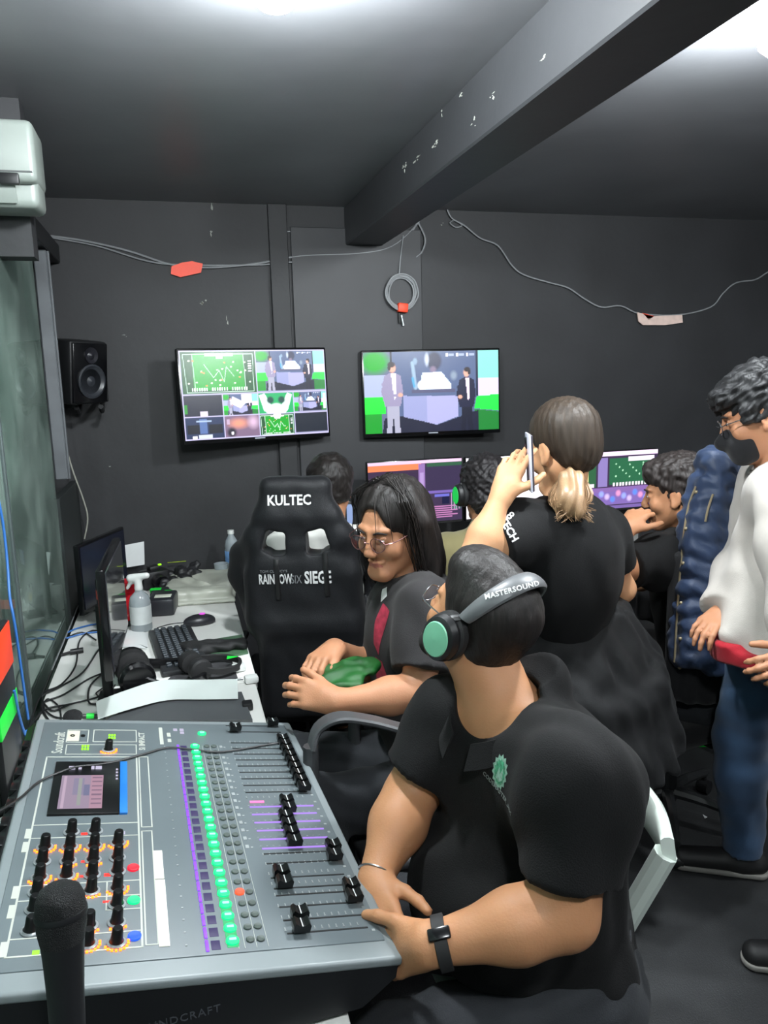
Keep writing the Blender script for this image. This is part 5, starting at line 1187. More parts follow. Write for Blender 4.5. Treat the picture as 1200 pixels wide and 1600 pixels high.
glasses('eyeglasses', P, 'round clear glasses above the black face mask of the standing person', m_steelf)

# ---------------------------------------------------------------- 7: hidden behind the gaming chair
P = Person('p7', 'person in a white shirt sitting in front of the black racing chair, mostly hidden', (.57, 3.0, 0), pd(516, 765, 3.02), (.0, 1, -.15), (0, 0, 1), 1.0)
n7 = P.H+V((-.02, -.03, -.15))
J = dict(neck=n7, chest=n7+V((-.02, -.02, -.20)), pelvis=n7+V((-.04, -.06, -.55)), cf=(0, 1, 0), pf=(0, 1, 0), shL=n7+V((-.18, 0, -.07)), shR=n7+V((.18, 0, -.07)), elL=n7+V((-.2, .10, -.33)), elR=n7+V((.2, .10, -.33)), wrL=n7+V((-.12, .32, -.28)), wrR=n7+V((.12, .32, -.28)),
         handL=dict(D=(.1, 1, -.1), N=(0, 0, 1)), handR=dict(D=(-.1, 1, -.1), N=(0, 0, 1)), hipL=n7+V((-.12, .0, -.57)), hipR=n7+V((.08, .0, -.57)), knL=n7+V((-.12, .38, -.52)), knR=n7+V((.10, .38, -.52)))
for s_ in 'LR':
    k = J['kn'+s_]; J['an'+s_] = V((k.x, k.y+.03, .10)); J['toe'+s_] = V((k.x, k.y+.19, .028))
P.body(J, h=.007, skin=sk2); P.pants(m_dpants, h=.01); P.shoes(m_shoe, m_sole); P.top(cloth('white_shirt', (.82, .82, .80)), 'shirt', inf=.014, long=True, loose=.01, h=.009)
P.hair(MATS['black_hair'], P.short_ops(.012)+[('u', ell(P.hp(0, -.01, .062), V((.080, .100, .078)), P.HR), .02, .008)], h=.006, fold=soft(.002, .02, 3))
P7 = P
# ---------------------------------------------------------------- the gaming chair
G0 = pd(470, 900, 2.66); gx = V((CR.x, CR.y, 0)).normalized(); gf = V((-gx.y, gx.x, 0)); GR = Matrix((gx, gf, V((0, 0, 1)))).transposed(); GM = M4(G0, GR)
t = thing('gaming_chair', 'tall black racing style gaming chair seen from behind, with white lettering', 'chair', (G0.x, G0.y+.2, 0))
k_ = 2.66/1200
def gp(x, y, d=0): return GM @ V(((x-470)*k_, d, -(y-900)*k_*1.01))
m_gc = cloth('gaming_chair_cover', (.058, .062, .074), rough=.55, var=.08, sheen=.05)
c = Clay(.007)
c.add(box(gp(468, 782), (.125, .045, .085), GR, .04), .05).add(box(gp(468, 815), (.155, .045, .05), GR, .035), .06)
c.add(box(gp(470, 860), (.17, .05, .06), GR, .04), .05).add(box(gp(474, 930), (.205, .055, .12), GR, .05), .06).add(box(gp(484, 1050), (.190, .055, .19), GR, .05), .07)
for s_, xs in ((-1, (402, 378, 372, 392)), (1, (538, 572, 588, 580))):
    c.add(cap(gp(xs[0], 838, .01), gp(xs[1], 872, .07), .04, .045), .05).add(cap(gp(xs[1], 872, .07), gp(xs[2], 905, .085), .045, .04), .04).add(cap(gp(xs[2], 905, .085), gp(xs[3], 985, .05), .04, .03), .05)
for q in ([(424, 831), (450, 823), (450, 860), (414, 862)], [(482, 823), (507, 831), (521, 859), (487, 862)]):
    cx = sum(a for a, b in q)/4; cy = sum(b for a, b in q)/4
    lo_, hi_ = (q[0][0]+q[3][0])/2, (q[1][0]+q[2][0])/2
    s_ = -1 if cx < 470 else 1
    c.sub(box(gp(cx+s_*1.5, cy-2), (.032, .25, .038), GR @ Matrix.Rotation(-s_*.30, 3, 'Y'), .010), .006); c.sub(box(gp(cx-s_*4, cy), (.026, .25, .040), GR, .010), .006)
me = c.mesh('backrest', 2, soft(.002, .08, 2)); me.materials.append(m_gc); bk = link('backrest', me, t)
wear_text('KULTEC', .047, bk, t, gp(460, 778, -.05), GR @ V((1, 0, 0)), gf, m_wprint, name='logo_text', cut=.01, bold=.0012, sx=.86)
wear_text('RAINBOW', .048, bk, t, gp(434, 898, -.05), GR @ V((1, 0, 0)), gf, m_wprint, name='logo_text', cut=.01, bold=.0012, sx=.50)
wear_text('SIX', .042, bk, t, gp(466, 899, -.05), GR @ V((1, 0, 0)), gf, mat('outline_print', (.45, .46, .47), rough=.6), name='logo_text', cut=.01, sx=.62)
wear_text('SIEGE', .060, bk, t, gp(499, 897, -.05), GR @ V((1, 0, 0)), gf, m_wprint, name='logo_text', cut=.01, bold=.0018, sx=.62)
wear_text('TOM CLANCY\'S', .012, bk, t, gp(432, 885, -.05), GR @ V((1, 0, 0)), gf, mat('outline_print', (.45, .46, .47)), name='logo_text', cut=.01, sx=1.1)
for x in (436, 511):
    vs = []; bvb = bvh_of(bk.data)
    pts = []
    for i in range(11):
        y = 860+i*(70 if x == 436 else 66)/10; q = gp(x+(i*.2), y, -.3)-V(t.location); h_ = bvb.ray_cast(q, gf, 1)
        if h_[0] is not None: pts.append(h_[0]+V(t.location)-gf*.001)
    if len(pts) > 3: strap(MB(), pts, .018, .004, gx).build('strap', mat('strap_black', (.05, .05, .055), rough=.4), t)
c = Clay(.01); q = G0+gf*.30; c.add(box((q.x, q.y, .475), (.26, .25, .045), GR, .04), .04)
for s_ in (-1, 1): c.add(box(V((q.x, q.y, .505))+gx*.25*s_, (.04, .23, .04), GR, .03), .04)
me = c.mesh('seat', 2); me.materials.append(m_gc); link('seat', me, t)
for s_ in (-1, 1):
    b0 = V((q.x, q.y, 0))+gx*.31*s_
    MB().cyl(b0+V((0, 0, .42)), b0+V((0, 0, .64)), .018).build('arm_post', m_black, t); MB().box(b0+V((0, .02, .655)), (.08, .26, .025), GR, bev=.01).build('armrest', m_rubber, t)
MB().cyl((q.x, q.y, .44), (q.x, q.y, .09), .028).build('gas_lift', m_black, t)
for k in range(5):
    a = k*2*PI/5+.5; d = V((math.cos(a), math.sin(a), 0)); o_ = V((q.x, q.y, 0))
    lg = MB().tube([o_+V((0, 0, .13)), o_+d*.16+V((0, 0, .115)), o_+d*.31+V((0, 0, .085))], lambda u: .026-.01*u, 8, 3).build('base_leg', MATS['chair_base'], t)
    MB().cyl(o_+d*.31+V((-d.y*.022, d.x*.022, .028)), o_+d*.31+V((d.y*.022, -d.x*.022, .028)), .027, n=14).build('castor', m_black, lg)

# ---------------------------------------------------------------- chair with the navy puffer jacket
C0 = V((2.15, 2.90, 0))
oc = office_chair('empty black office chair standing behind the puffer jacket', C0, math.radians(-20), backz=.60, back=(.46, .52))
JT = thing('puffer_jacket', 'navy quilted puffer jacket hung over the back of an office chair', 'jacket', (1.72, 2.3, .8))
m_navy = cloth('navy_nylon', (.15, .21, .32), rough=.5, spec=.4, var=.12, nscale=7, sheen=.1)
jd = 2.42
def jp(x, y, d=0): return pd(x, y, jd+d)
c = Clay(.007)
rows = [(y, a+12, b) for y, a, b in [(722, 1092, 1140), (750, 1080, 1165), (778, 1072, 1175), (806, 1066, 1180), (834, 1062, 1182), (862, 1058, 1184), (890, 1056, 1184), (918, 1054, 1184), (946, 1053, 1182), (974, 1051, 1180), (1002, 1050, 1176), (1030, 1049, 1170)]]
for i, (y, xa, xb) in enumerate(rows):
    n = 5; Pp = []
    for j in range(n): u = j/(n-1); Pp.append(jp(xa+12+(xb-xa-12)*u, y+6*math.sin(u*7+i*.9)+10*u, .10*u-.05*math.sin(u*PI)))
    for j in range(n-1): c.add(cap(Pp[j], Pp[j+1], .033, .033), .016)
    for j in range(n-1): c.add(cap(Pp[j]+FW*.05, Pp[j+1]+FW*.05, .04, .04), .02)
c.add(cap(jp(1150, 720, .1), jp(1170, 830, .12), .06, .065), .03).add(cap(jp(1110, 715, .02), jp(1165, 712, .1), .035, .045), .03)
me = c.mesh('quilted_body', 2, soft(.004, .035, 77)); me.materials.append(m_navy); qb = link('quilted_body', me, JT)
mz = mat('brass_zip', (.72, .66, .54), rough=.3, metal=.6)
bvj = bvh_of(qb.data)
def onj(x, y):
    r = ray(x, y).normalized(); h_ = bvj.ray_cast(CO-V(JT.location), r); return None if h_[0] is None else h_[0]+V(JT.location)-r*.003
zp = [(1083, 760), (1072, 790), (1065, 830), (1060, 880), (1056, 930), (1053, 980), (1050, 1035)]
zp = [onj(x+4, y) or jp(x+4, y, -.03) for x, y in zp]
MB().tube(zp, .0035, 6, 4).build('zip', mz, JT)
for x, y in ((1079, 769), (1063, 826), (1058, 880), (1055, 942), (1054, 998), (1053, 1043)):
    q = onj(x+9, y)
    if q: MB().ball(q, .006).build('snap_button', mz, JT)
zp = [q for q in (onj(x, y) for x, y in ((1114, 772), (1109, 786), (1105, 800), (1102, 815))) if q]
if len(zp) > 2: MB().tube(zp, .0035, 6, 3).build('pocket_zip', mz, JT)
# ================================================================== THE DESK OF SCREENS AT THE BACK WALL
t = thing('screen_desk', 'white desk along the back wall under the three screens', 'desk', (1.9, 3.55, 0))
MB().box((1.85, 3.56, ZD-.014), (2.3, .56, .028), bev=.003).build('desk_top', m_desk, t)
for x in (.78, 2.92):
    for y in (3.33, 3.8): MB().box((x, y, (ZD-.028)/2), (.04, .04, ZD-.028)).build('leg', m_dleg, t)
def ui(kind):
    p = Pic(200, 116, (.21, .16, .26))
    if kind == 0:
        p.rect(0, 0, 1, .055, (.90, .72, .88)); p.rect(0, .055, .56, .15, (.93, .47, .30)); p.rect(.62, .055, 1, .11, (.16, .32, .22)); p.rect(.53, .06, .60, 1, (.52, .40, .62)); p.rect(.545, .2, .585, .9, (.62, .52, .72))
        p.rect(0, .15, .53, .52, (.20, .14, .24)); p.rect(.60, .11, 1, .5, (.19, .15, .26)); p.rect(0, .52, .53, .56, (.75, .58, .78)); p.rect(.60, .5, 1, .54, (.42, .34, .62)); p.rect(.7, .56, .86, .60, (.38, .38, .72)); p.rect(.78, .60, .86, .72, (.07, .07, .2))
        for k in range(8): p.rect(.88+k*.014, .55+.02*(k % 3), .886+k*.014, .82, (.85, .68, .85) if k % 2 == 0 else (.3, .55, .45))
        for k in range(6): p.rect(.02, .6+k*.055, .5-.05*(k % 3), .63+k*.055, (.45, .34, .52)); p.rect(.62, .75+k*.035, .95-.06*(k % 2), .765+k*.035, (.70, .45, .65))
    elif kind == 1:
        p.rect(0, 0, 1, 1, (1, .97, 1)); p.rect(0, 0, 1, .04, (1, .95, 1)); 
        for k in range(9): p.rect(.1, .5+k*.05, .7-.07*(k % 4), .512+k*.05, (.88, .86, .90))
        p.rect(.83, .1, .98, .92, (.98, .86, .70)); p.rect(.85, .14, .96, .42, (.97, .78, .55)); p.rect(.85, .46, .96, .52, (1, 1, 1))
    else:
        p.rect(0, 0, 1, .08, (.93, .82, .95)); p.rect(0, .08, .34, .16, (.86, .62, .38)); p.rect(0, .16, .34, .60, (.16, .34, .22)); p.rect(.06, .34, .26, .50, (.95, .90, .62)); p.rect(.12, .28, .20, .36, (.95, .88, .60)); p.rect(.17, .54, .32, .60, (.93, .88, .95))
        p.rect(.36, .10, .46, .60, (.50, .44, .66)); p.rect(.48, .12, .96, .58, (.14, .36, .24)); p.rect(.68, .10, .96, .18, (.93, .88, .95))
        for k in range(14): p.ell(.55+.4*((k*37) % 11)/11, .22+.25*((k*53) % 13)/13, .008, .016, (.65, .85, .70))
        for k in range(12): p.rect(.52+k*.034, .54, .54+k*.034, .60, (.92, .88, .92))
        p.rect(0, .62, 1, .70, (.48, .36, .60)); p.rect(0, .70, 1, .92, (.45, .36, .62))
        for k in range(16): p.ell(.04+k*.06, .78+.05*((k*7) % 3-1), .035, .07, [(.35, .50, .88), (.85, .55, .72), (.55, .60, .92), (.75, .66, .85)][k % 4], soft=.6)
        p.rect(0, .94, 1, 1, (.42, .34, .58)); p.rect(.2, .93, .3, .97, (.2, .6, .3))
    return p
SW = .535; lb = ['desk monitor with dark violet windows and an orange bar, left of three', 'bright white desk monitor behind the person with the ponytail, middle of three', 'desk monitor with green and violet windows, right of three']
xs = [(571, 724, 725, 716), (725, 716, 878, 709), (878, 709, 1032, 703)]
for i in range(3):
    a = pY(xs[i][0]+3, xs[i][1], 3.60+.03*i); b = pY(xs[i][2]-3, xs[i][3], 3.60+.03*i+.01); w = (b-a).length; d = (b-a).normalized(); f = V((-d.y, d.x, 0))
    h = .312; c_ = (a+b)/2-V((0, 0, h/2))
    mt = television('monitor', c_, f, w-.004, h, ui(i), lb[i], 'monitor', None, .004, 'screens on the back desk')
    mb = MB(); z = -(c_.z-ZD); mb.box((0, .075, z/2+.02), (.05, .02, -z*.95), bev=.004); mb.box((0, .07, z+.008), (.22, .17, .014), bev=.005); mb.build('stand', m_blackg, mt, world=False)
mt = mat('white_gadget', (.80, .82, .78), rough=.4)
q = pY(952, 838, 3.42); single('white_mug', MB().lathe([(.036, 0), (.04, .003), (.041, .095), (.038, .095), (.036, .006), (0, .006)], M4((q.x, q.y, ZD))), mt, 'white mug on the desk below the right screen', 'mug', (q.x, q.y, ZD))

q = pY(541, 808, 3.45); t = thing('small_screen', 'small upright screen with a bluish glow right of the racing chair', 'screen', (q.x, q.y, ZD))
zt_ = q.z+.09; MB().box((q.x, q.y, (ZD+zt_)/2), (.035, .19, zt_-ZD), frame((.15, 1, 0)), bev=.004).build('housing', m_black, t)
MB().box((q.x-.004, q.y-.096, (ZD+zt_)/2+.01), (.026, .003, zt_-ZD-.05), frame((.15, 1, 0))).build('glowing_edge', glow('screen_edge_blue', (.62, .72, .92), .7), t)
# ================================================================== THINGS ON THE LEFT DESK
# two small screens seen almost edge on
def side_screen(lab, A, B, z0, z1, m, tilt=0, marks=()):
    """A near end, B far end of the screen's lower edge (x, y); it faces the middle of the room"""
    A, B = V((*A, 0)), V((*B, 0)); d = (B-A).normalized(); nrm = V((d.y, -d.x, 0)); c_ = (A+B)/2
    t = thing('side_monitor', lab, 'monitor', (c_.x, c_.y, ZD)); w = (B-A).length; h = z1-z0
    R = Matrix((d, -nrm, V((0, 0, 1)))).transposed() @ Matrix.Rotation(tilt, 3, 'X'); M = M4((c_.x, c_.y, (z0+z1)/2), R)
    b = MB(); b.M = M; b.box((0, .014, 0), (w, .022, h), bev=.004); b.box((0, .03, -.03), (w*.5, .02, h*.5), bev=.01); b.build('housing', m_blackg, t)
    b = MB(); b.M = M; b.box((0, .001, .006), (w-.02, .003, h-.034)); b.build('screen', m, t)
    for (u, v, su, sv, mm) in marks: b = MB(); b.M = M; b.prism([(su*x, sv*y) for x, y in ((0, -1), (1, 0), (0, 1), (-1, 0))] if mm is m_yel else [(-su, -sv), (su, -sv), (su, sv), (-su, sv)], 0, .001, M4((u, -.0015, v), Matrix(((1, 0, 0), (0, 0, -1), (0, 1, 0))))); b.build('sticker', mm, t)  # yellow marks are stickers, the grey-blue one a painted reflection
    c2 = c_-nrm*.05
    b = MB(); b.cyl((c2.x, c2.y, (z0+z1)/2), (c2.x, c2.y, ZD+.01), .016, n=12); b.box((c2.x+nrm.x*.03, c2.y, ZD+.007), (.10, .12, .012), R, bev=.004); b.build('stand', m_black, t)
m_yel = mat('yellow_sticker', (.90, .78, .12), rough=.5, var=0)
m_mirror = mat('screen_reflecting', (.20, .20, .22), rough=.12, spec=.9, coat=1, var=.1)
p_off = mat('screen_off_blue', (.10, .11, .16), rough=.22, spec=.7, var=.1)
side_screen('thin black monitor seen almost edge-on beside the keyboard', (-.205, 2.10), (-.192, 2.55), .885, 1.195, m_mirror)
side_screen('black monitor with a yellow sticker standing behind the edge-on monitor', (-.395, 3.14), (-.245, 3.50), .775, 1.06, p_off, marks=((.03, -.10, .016, .018, m_yel), (.10, .06, .03, .03, mat('screen_blue_reflection', (.38, .40, .50), rough=.3))))  # grey-blue square paints a reflection onto the dark screen
def at(x, y, z=ZD): return pz(x, y, z)
# sheet of paper leaning at the far end
q = [pY(178, 855, 3.83), pY(225, 846, 3.84), pY(226, 882, 3.80), pY(182, 889, 3.78)]
q[2].z = max(q[2].z, ZD+.002); q[3].z = max(q[3].z, ZD+.002)
b = MB(); b.raw(q+[v+V((0, -.002, .0)) for v in q], [[0, 1, 2, 3], [7, 6, 5, 4], [0, 4, 5, 1], [1, 5, 6, 2], [2, 6, 7, 3], [3, 7, 4, 0]]); single('paper_sheet', b, m_paper, 'white sheet of paper leaning on the back wall at the end of the desk', 'paper')
def paper(name, q, lab, bend=.0, m=m_paper, n=8):
    vs = []
    for i in range(n+1):
        u = i/n; a = q[0].lerp(q[1], u); d_ = q[3].lerp(q[2], u); z = bend*math.sin(u*PI*1.0)+.0015
        vs += [a+V((0, 0, z)), d_+V((0, 0, z)), a+V((0, 0, z+.0012)), d_+V((0, 0, z+.0012))]
    fs = []
    for i in range(n):
        o_ = i*4; fs += [[o_, o_+4, o_+5, o_+1], [o_+2, o_+3, o_+7, o_+6], [o_, o_+2, o_+6, o_+4], [o_+1, o_+5, o_+7, o_+3]]
    fs += [[0, 1, 3, 2], [n*4, n*4+2, n*4+3, n*4+1]]
    return single(name, MB().raw(vs, fs), m, lab, 'paper')
paper('paper_sheet', [at(183, 900), at(216, 893), at(232, 930), at(192, 936)], 'white sheet of paper lying between the cables at the far end', .004)
paper('paper_sheet', [at(192, 985), at(232, 990), at(230, 1015), at(188, 1012)], 'white sheet of paper lying beside the keyboard', .003)
# bent strip of pale card over the dark folder
q = [at(153, 1124, ZD+.02), at(262, 1094, ZD+.02), at(372, 1092, ZD+.02), at(371, 1062, ZD+.05), at(250, 1064, ZD+.055), at(150, 1097, ZD+.045)]
vs = []; top = [q[5], q[4].lerp(q[5], .5)+V((0, 0, .004)), q[4], q[4].lerp(q[3], .5), q[3]]; bot = [q[0], q[0].lerp(q[1], .5)+V((0, 0, .004)), q[1], q[1].lerp(q[2], .5), q[2]]
top = catmull(top, 4); bot = catmull(bot, 4); K = len(top)
for a_, b_ in zip(top, bot): vs += [a_, b_, a_+V((0, .001, .0015)), b_+V((0, .001, .0015))]
fs = [[o_*4, o_*4+4, o_*4+5, o_*4+1] for o_ in range(K-1)]+[[o_*4+2, o_*4+3, o_*4+7, o_*4+6] for o_ in range(K-1)]+[[o_*4, o_*4+2, o_*4+6, o_*4+4] for o_ in range(K-1)]+[[o_*4+1, o_*4+5, o_*4+7, o_*4+3] for o_ in range(K-1)]+[[0, 1, 3, 2], [K*4-4, K*4-2, K*4-1, K*4-3]]
single('card_strip', MB().raw(vs, fs), mat('pale_card', (.74, .77, .76), rough=.6, var=.05), 'long bent strip of pale card standing behind the dark folder', 'card')
def slab(name, q, z, h, m, lab, cat, bev=.003):
    c_ = sum(q, V((0, 0, 0)))/4; vs = [V((p.x, p.y, z)) for p in q]+[V((p.x, p.y, z+h)) for p in q]
    return single(name, MB().raw(vs, [[3, 2, 1, 0], [4, 5, 6, 7], [0, 1, 5, 4], [1, 2, 6, 5], [2, 3, 7, 6], [3, 0, 4, 7]]), m, lab, cat, (c_.x, c_.y, z))
slab('folder', [at(165, 1134), at(395, 1132), at(378, 1088), at(232, 1094)], ZD+.001, .014, mat('dark_grey_folder', (.27, .28, .29), rough=.5, var=.08), 'flat dark grey folder on the desk right behind the sound mixer', 'folder')
slab('mouse_mat', [at(262, 1064), at(372, 1062), at(360, 1026), at(300, 1026)], ZD+.001, .003, mat('mat_dark', (.22, .22, .23), rough=.8), 'dark mouse mat under the headset with the green mark', 'mat')
# keyboard
ka, kb, kc, kd = at(228, 978), at(272, 1035), at(345, 1034), at(300, 973)
kx = ((kd-ka)+(kc-kb)).normalized(); kc0 = at(286, 1005); kt = thing('keyboard', 'black keyboard on the white desk between the mouse and the large headphones', 'keyboard', (kc0.x, kc0.y, ZD))
yv = V((-.12, .99, 0)).normalized(); xv = V((yv.y, -yv.x, 0)); KR = Matrix((yv*-1, xv, V((0, 0, 1)))).transposed()   # long side runs along the desk
kw = .46; kd_ = .155; KM = M4((-.045, 2.68, ZD), Matrix((-yv, xv*1, V((0, 0, 1)))).transposed())
b = MB(); b.M = KM; b.box((0, 0, .012), (kw, kd_, .018), bev=.004); b.build('case', mat('keyboard_grey', (.15, .155, .165), rough=.5), kt)
b = MB(); b.M = KM
for r_ in range(5):
    for c_i in range(19):
        b.box((-kw/2+.022+c_i*.022, -kd_/2+.028+r_*.0245, .025), (.0175, .0175, .010), bev=.002, seg=1)
b.build('keycaps', mat('keycap', (.20, .225, .25), rough=.45), kt)
# mouse
q = at(312, 975); c = Clay(.004); c.add(ell((q.x, q.y, ZD+.012), (.062, .034, .028), frame(V((-.1, 1, 0)))), .01, 0, [(V((0, 0, ZD+.002)), (0, 0, -1))]); me = c.mesh('m'); me.materials.append(mat('mouse_grey', (.17, .17, .19), rough=.35))
t = thing('computer_mouse', 'dark computer mouse with a pink light', 'mouse', (q.x, q.y, ZD)); link('body', me, t); MB().ball((q.x+.012, q.y-.0, ZD+.041), (.012, .008, .004)).build('scroll_light', glow('mouse_pink', (.85, .35, .85), 1.0), t)
MB().tube([q+V((-.03, .0, .01)), q+V((-.06, .03, .003)), q+V((-.11, .03, .003)), q+V((-.16, .0, .003))], .0018, 5, 4).build('cord', m_bcable, t)
# folded phone holder / dark case
c = Clay(.004); a_, b_ = at(296, 1012, ZD+.02), at(378, 1003, ZD+.02)
c.add(cap(a_, b_, .020, .020, (0, 0, 1), 1.0), .01).add(cap(a_+V((0, -.035, 0)), b_+V((0, -.035, 0)), .016), .02).add(cap(a_+V((-.02, .02, 0)), a_+V((.04, -.04, 0)), .018), .02)
me = c.mesh('dark_case', 2, soft(.004, .03, 5)); me.materials.append(m_rubber); cc_ = (a_+b_)/2; cc_.z = ZD; me.transform(Matrix.Translation(-cc_)); o = bpy.data.objects.new('fabric_case', me); COL.objects.link(o); o.location = cc_; tag(o, 'long black fabric case lying across the keyboard end', 'case')
slab('tablet', [at(330, 1034), at(388, 1022), at(378, 994), at(330, 1002)], ZD+.001, .006, mat('tablet_edge', (.30, .42, .32), rough=.3), 'small tablet with a green edge under the black case', 'tablet')
# big headphones lying down, headset with the green mark
def lying_headphones(lab, c_, a, mm, mark=None, sc=1., h=.0):
    t = thing('headset', lab, 'headphones', (c_.x, c_.y, ZD)); d = V((math.cos(a), math.sin(a), 0)); s_ = V((-d.y, d.x, 0))
    C0_ = V((c_.x, c_.y, ZD))
    for k in (-1, 1):
        q = C0_+s_*k*.052*sc+V((0, 0, .045*sc)); R_ = frame(s_*k, (0, 0, 1)); T_ = M4(q, Matrix((d, V((0, 0, 1)), s_*k)).transposed() if k > 0 else Matrix((d*-1, V((0, 0, 1)), s_*k)).transposed()) @ Matrix.Scale(sc, 4)
        MB().lathe([(.024, -.03), (.040, -.026), (.044, -.012), (.042, 0)], T_, 24).build('ear_pad', m_rubber, t)
        MB().lathe([(.042, 0), (.043, .014), (.036, .022), (.020, .024), (0, .024)], T_, 24).build('ear_cup', mm, t)
    B = [C0_+s_*.060*sc+V((0, 0, .05*sc)), C0_+s_*.088*sc+d*.06*sc+V((0, 0, .030)), C0_+s_*.070*sc+d*.14*sc+V((0, 0, .022)), C0_+d*.178*sc+V((0, 0, .020)), C0_-s_*.070*sc+d*.14*sc+V((0, 0, .022)), C0_-s_*.088*sc+d*.06*sc+V((0, 0, .030)), C0_-s_*.060*sc+V((0, 0, .05*sc))]
    strap(MB(), B, .026*sc, .012*sc, (0, 0, 1)).build('headband', mm, t)
    if mark: q = C0_+d*.150*sc+V((0, 0, .036)); MB().prism([(-.018, -.012), (.020, .0), (-.014, .014)], 0, .002, M4(q)).build('green_mark', m_green, t)
    return t
lying_headphones('large black headphones lying in front of the edge-on monitor', at(212, 1076), .18, m_blackg, sc=1.25)
lying_headphones('black headset with a green mark on the dark mouse mat', at(306, 1058), .35, m_rubber, True, sc=.85)
# spray bottle
q = at(222, 984); t = thing('spray_bottle', 'clear spray bottle with a white trigger head', 'bottle', (q.x, q.y, ZD))
m_clear = mat('clear_plastic', (.80, .84, .86), rough=.12, trans=.55, var=0)
T_ = M4((q.x, q.y, ZD)); MB().lathe([(0, .0), (.036, .0), (.040, .004), (.040, .11), (.034, .135), (.016, .152), (.014, .165), (0, .165)], T_).build('bottle_body', m_clear, t)
MB().lathe([(.036, .03), (.0405, .03), (.0405, .10), (.036, .10)], T_).build('bottle_label', mat('pale_label', (.82, .84, .84), rough=.5), t)
c = Clay(.004); z = V((q.x, q.y, ZD)); e_ = V((.9, -.35, 0)).normalized(); c.add(cap(z+V((0, 0, .165)), z+V((0, 0, .19)), .016, .014), .01).add(cap(z+V((0, 0, .205))-e_*.03, z+V((0, 0, .215))+e_*.035, .015, .012), .015).add(cap(z+V((0, 0, .20))-e_*.02, z+V((0, 0, .165))-e_*.045, .010, .006), .01)
me = c.mesh('trigger_head'); me.materials.append(m_white); link('trigger_head', me, t)
# red gadget
q = at(208, 974); c = Clay(.004); z = V((q.x, q.y, ZD)); RR_ = Matrix.Rotation(.25, 3, 'Z')
c.add(box(z+V((0, 0, .10)), (.032, .036, .075), RR_, .008), .006).add(box(z+V((0, 0, .155)), (.040, .042, .022), RR_, .006), .006).add(box(z+V((0, 0, .035)), (.036, .040, .012), RR_, .005), .005)
me = c.mesh('b'); me.materials.append(mat('red_plastic', (.78, .08, .14), rough=.35, var=.15)); t = thing('red_flask', 'red plastic flask on a black base left of the spray bottle', 'flask', tuple(z)); link('body', me, t); MB().box(z+V((0, 0, .012)), (.07, .078, .022), RR_, bev=.004).build('base', m_black, t)
# black label printer with green tape
q0, q1, q2, q3 = at(238, 972), at(272, 968), at(272, 935), at(240, 938)
z = at(256, 955); t = thing('label_printer', 'black box with a white window and green tape in front of the plastic tray', 'device', (z.x, z.y, ZD)); RR_ = Matrix.Rotation(-.12, 3, 'Z')
MB().box((z.x, z.y, ZD+.035), (.105, .15, .07), RR_, bev=.01).box((z.x, z.y+.13, ZD+.03), (.10, .10, .06), RR_, bev=.01).build('housing', mat('dark_box', (.14, .15, .17), rough=.4), t)
MB().box((z.x+.002, z.y-.02, ZD+.071), (.066, .040, .003), RR_, bev=.001).build('white_window', mat('window_pale', (.84, .86, .80), rough=.4), t)
MB().box((z.x+.02, z.y+.075, ZD+.0625), (.028, .028, .006), RR_).box((z.x-.035, z.y+.15, ZD+.045), (.04, .004, .03), RR_).box((z.x-.03, z.y+.14, ZD+.061), (.045, .03, .003), RR_).build('green_tape', m_green, t)
# translucent tray
z = at(313, 925); t = thing('plastic_tray', 'upturned translucent plastic food tray on the desk', 'tray', (z.x, z.y, ZD)); m_tray = mat('frosted_plastic', (.76, .77, .72), rough=.35, trans=.2, var=.1, nscale=12)
c = Clay(.006); RR_ = Matrix.Rotation(-.1, 3, 'Z'); c.add(box((z.x, z.y, ZD+.03), (.145, .20, .03), RR_, .02), .02, 0, [(V((0, 0, ZD+.003)), (0, 0, -1))]).add(box((z.x, z.y, ZD+.01), (.160, .215, .008), RR_, .006), .01)
c.sub(ell((z.x+.02, z.y+.02, ZD+.075), (.10, .13, .035), RR_), .03); c.add(cap((z.x-.05, z.y+.03, ZD+.05), (z.x+.02, z.y-.07, ZD+.05), .016, .012), .03)
me = c.mesh('tray_body', 3, soft(.002, .05, 6)); me.materials.append(m_tray); link('tray_body', me, t)
# water bottle and clear cup
q = at(361, 888); q.y = 3.70; t = thing('water_bottle', 'clear water bottle with a white cap behind the racing chair', 'bottle', (q.x, q.y, ZD)); T_ = M4((q.x, q.y, ZD))
MB().lathe([(0, 0), (.030, 0), (.033, .006), (.031, .05), (.033, .06), (.033, .13), (.031, .14), (.033, .15), (.028, .175), (.014, .20), (.013, .215), (0, .215)], T_).build('bottle_body', m_clear, t)
MB().lathe([(.0332, .07), (.0342, .072), (.0342, .125), (.0332, .127)], T_).build('label', mat('blue_label', (.45, .62, .82), rough=.5, var=.3, nscale=50), t); MB().lathe([(.0155, .208), (.0155, .226), (0, .226)], T_).build('cap', m_white, t)
q = at(341, 884); q.y = 3.62; single('plastic_cup', MB().lathe([(0, 0), (.025, 0), (.034, .085), (.032, .085), (.023, .004), (0, .004)], M4((q.x, q.y, ZD))), m_clear, 'clear plastic cup left of the water bottle', 'cup', (q.x, q.y, ZD))
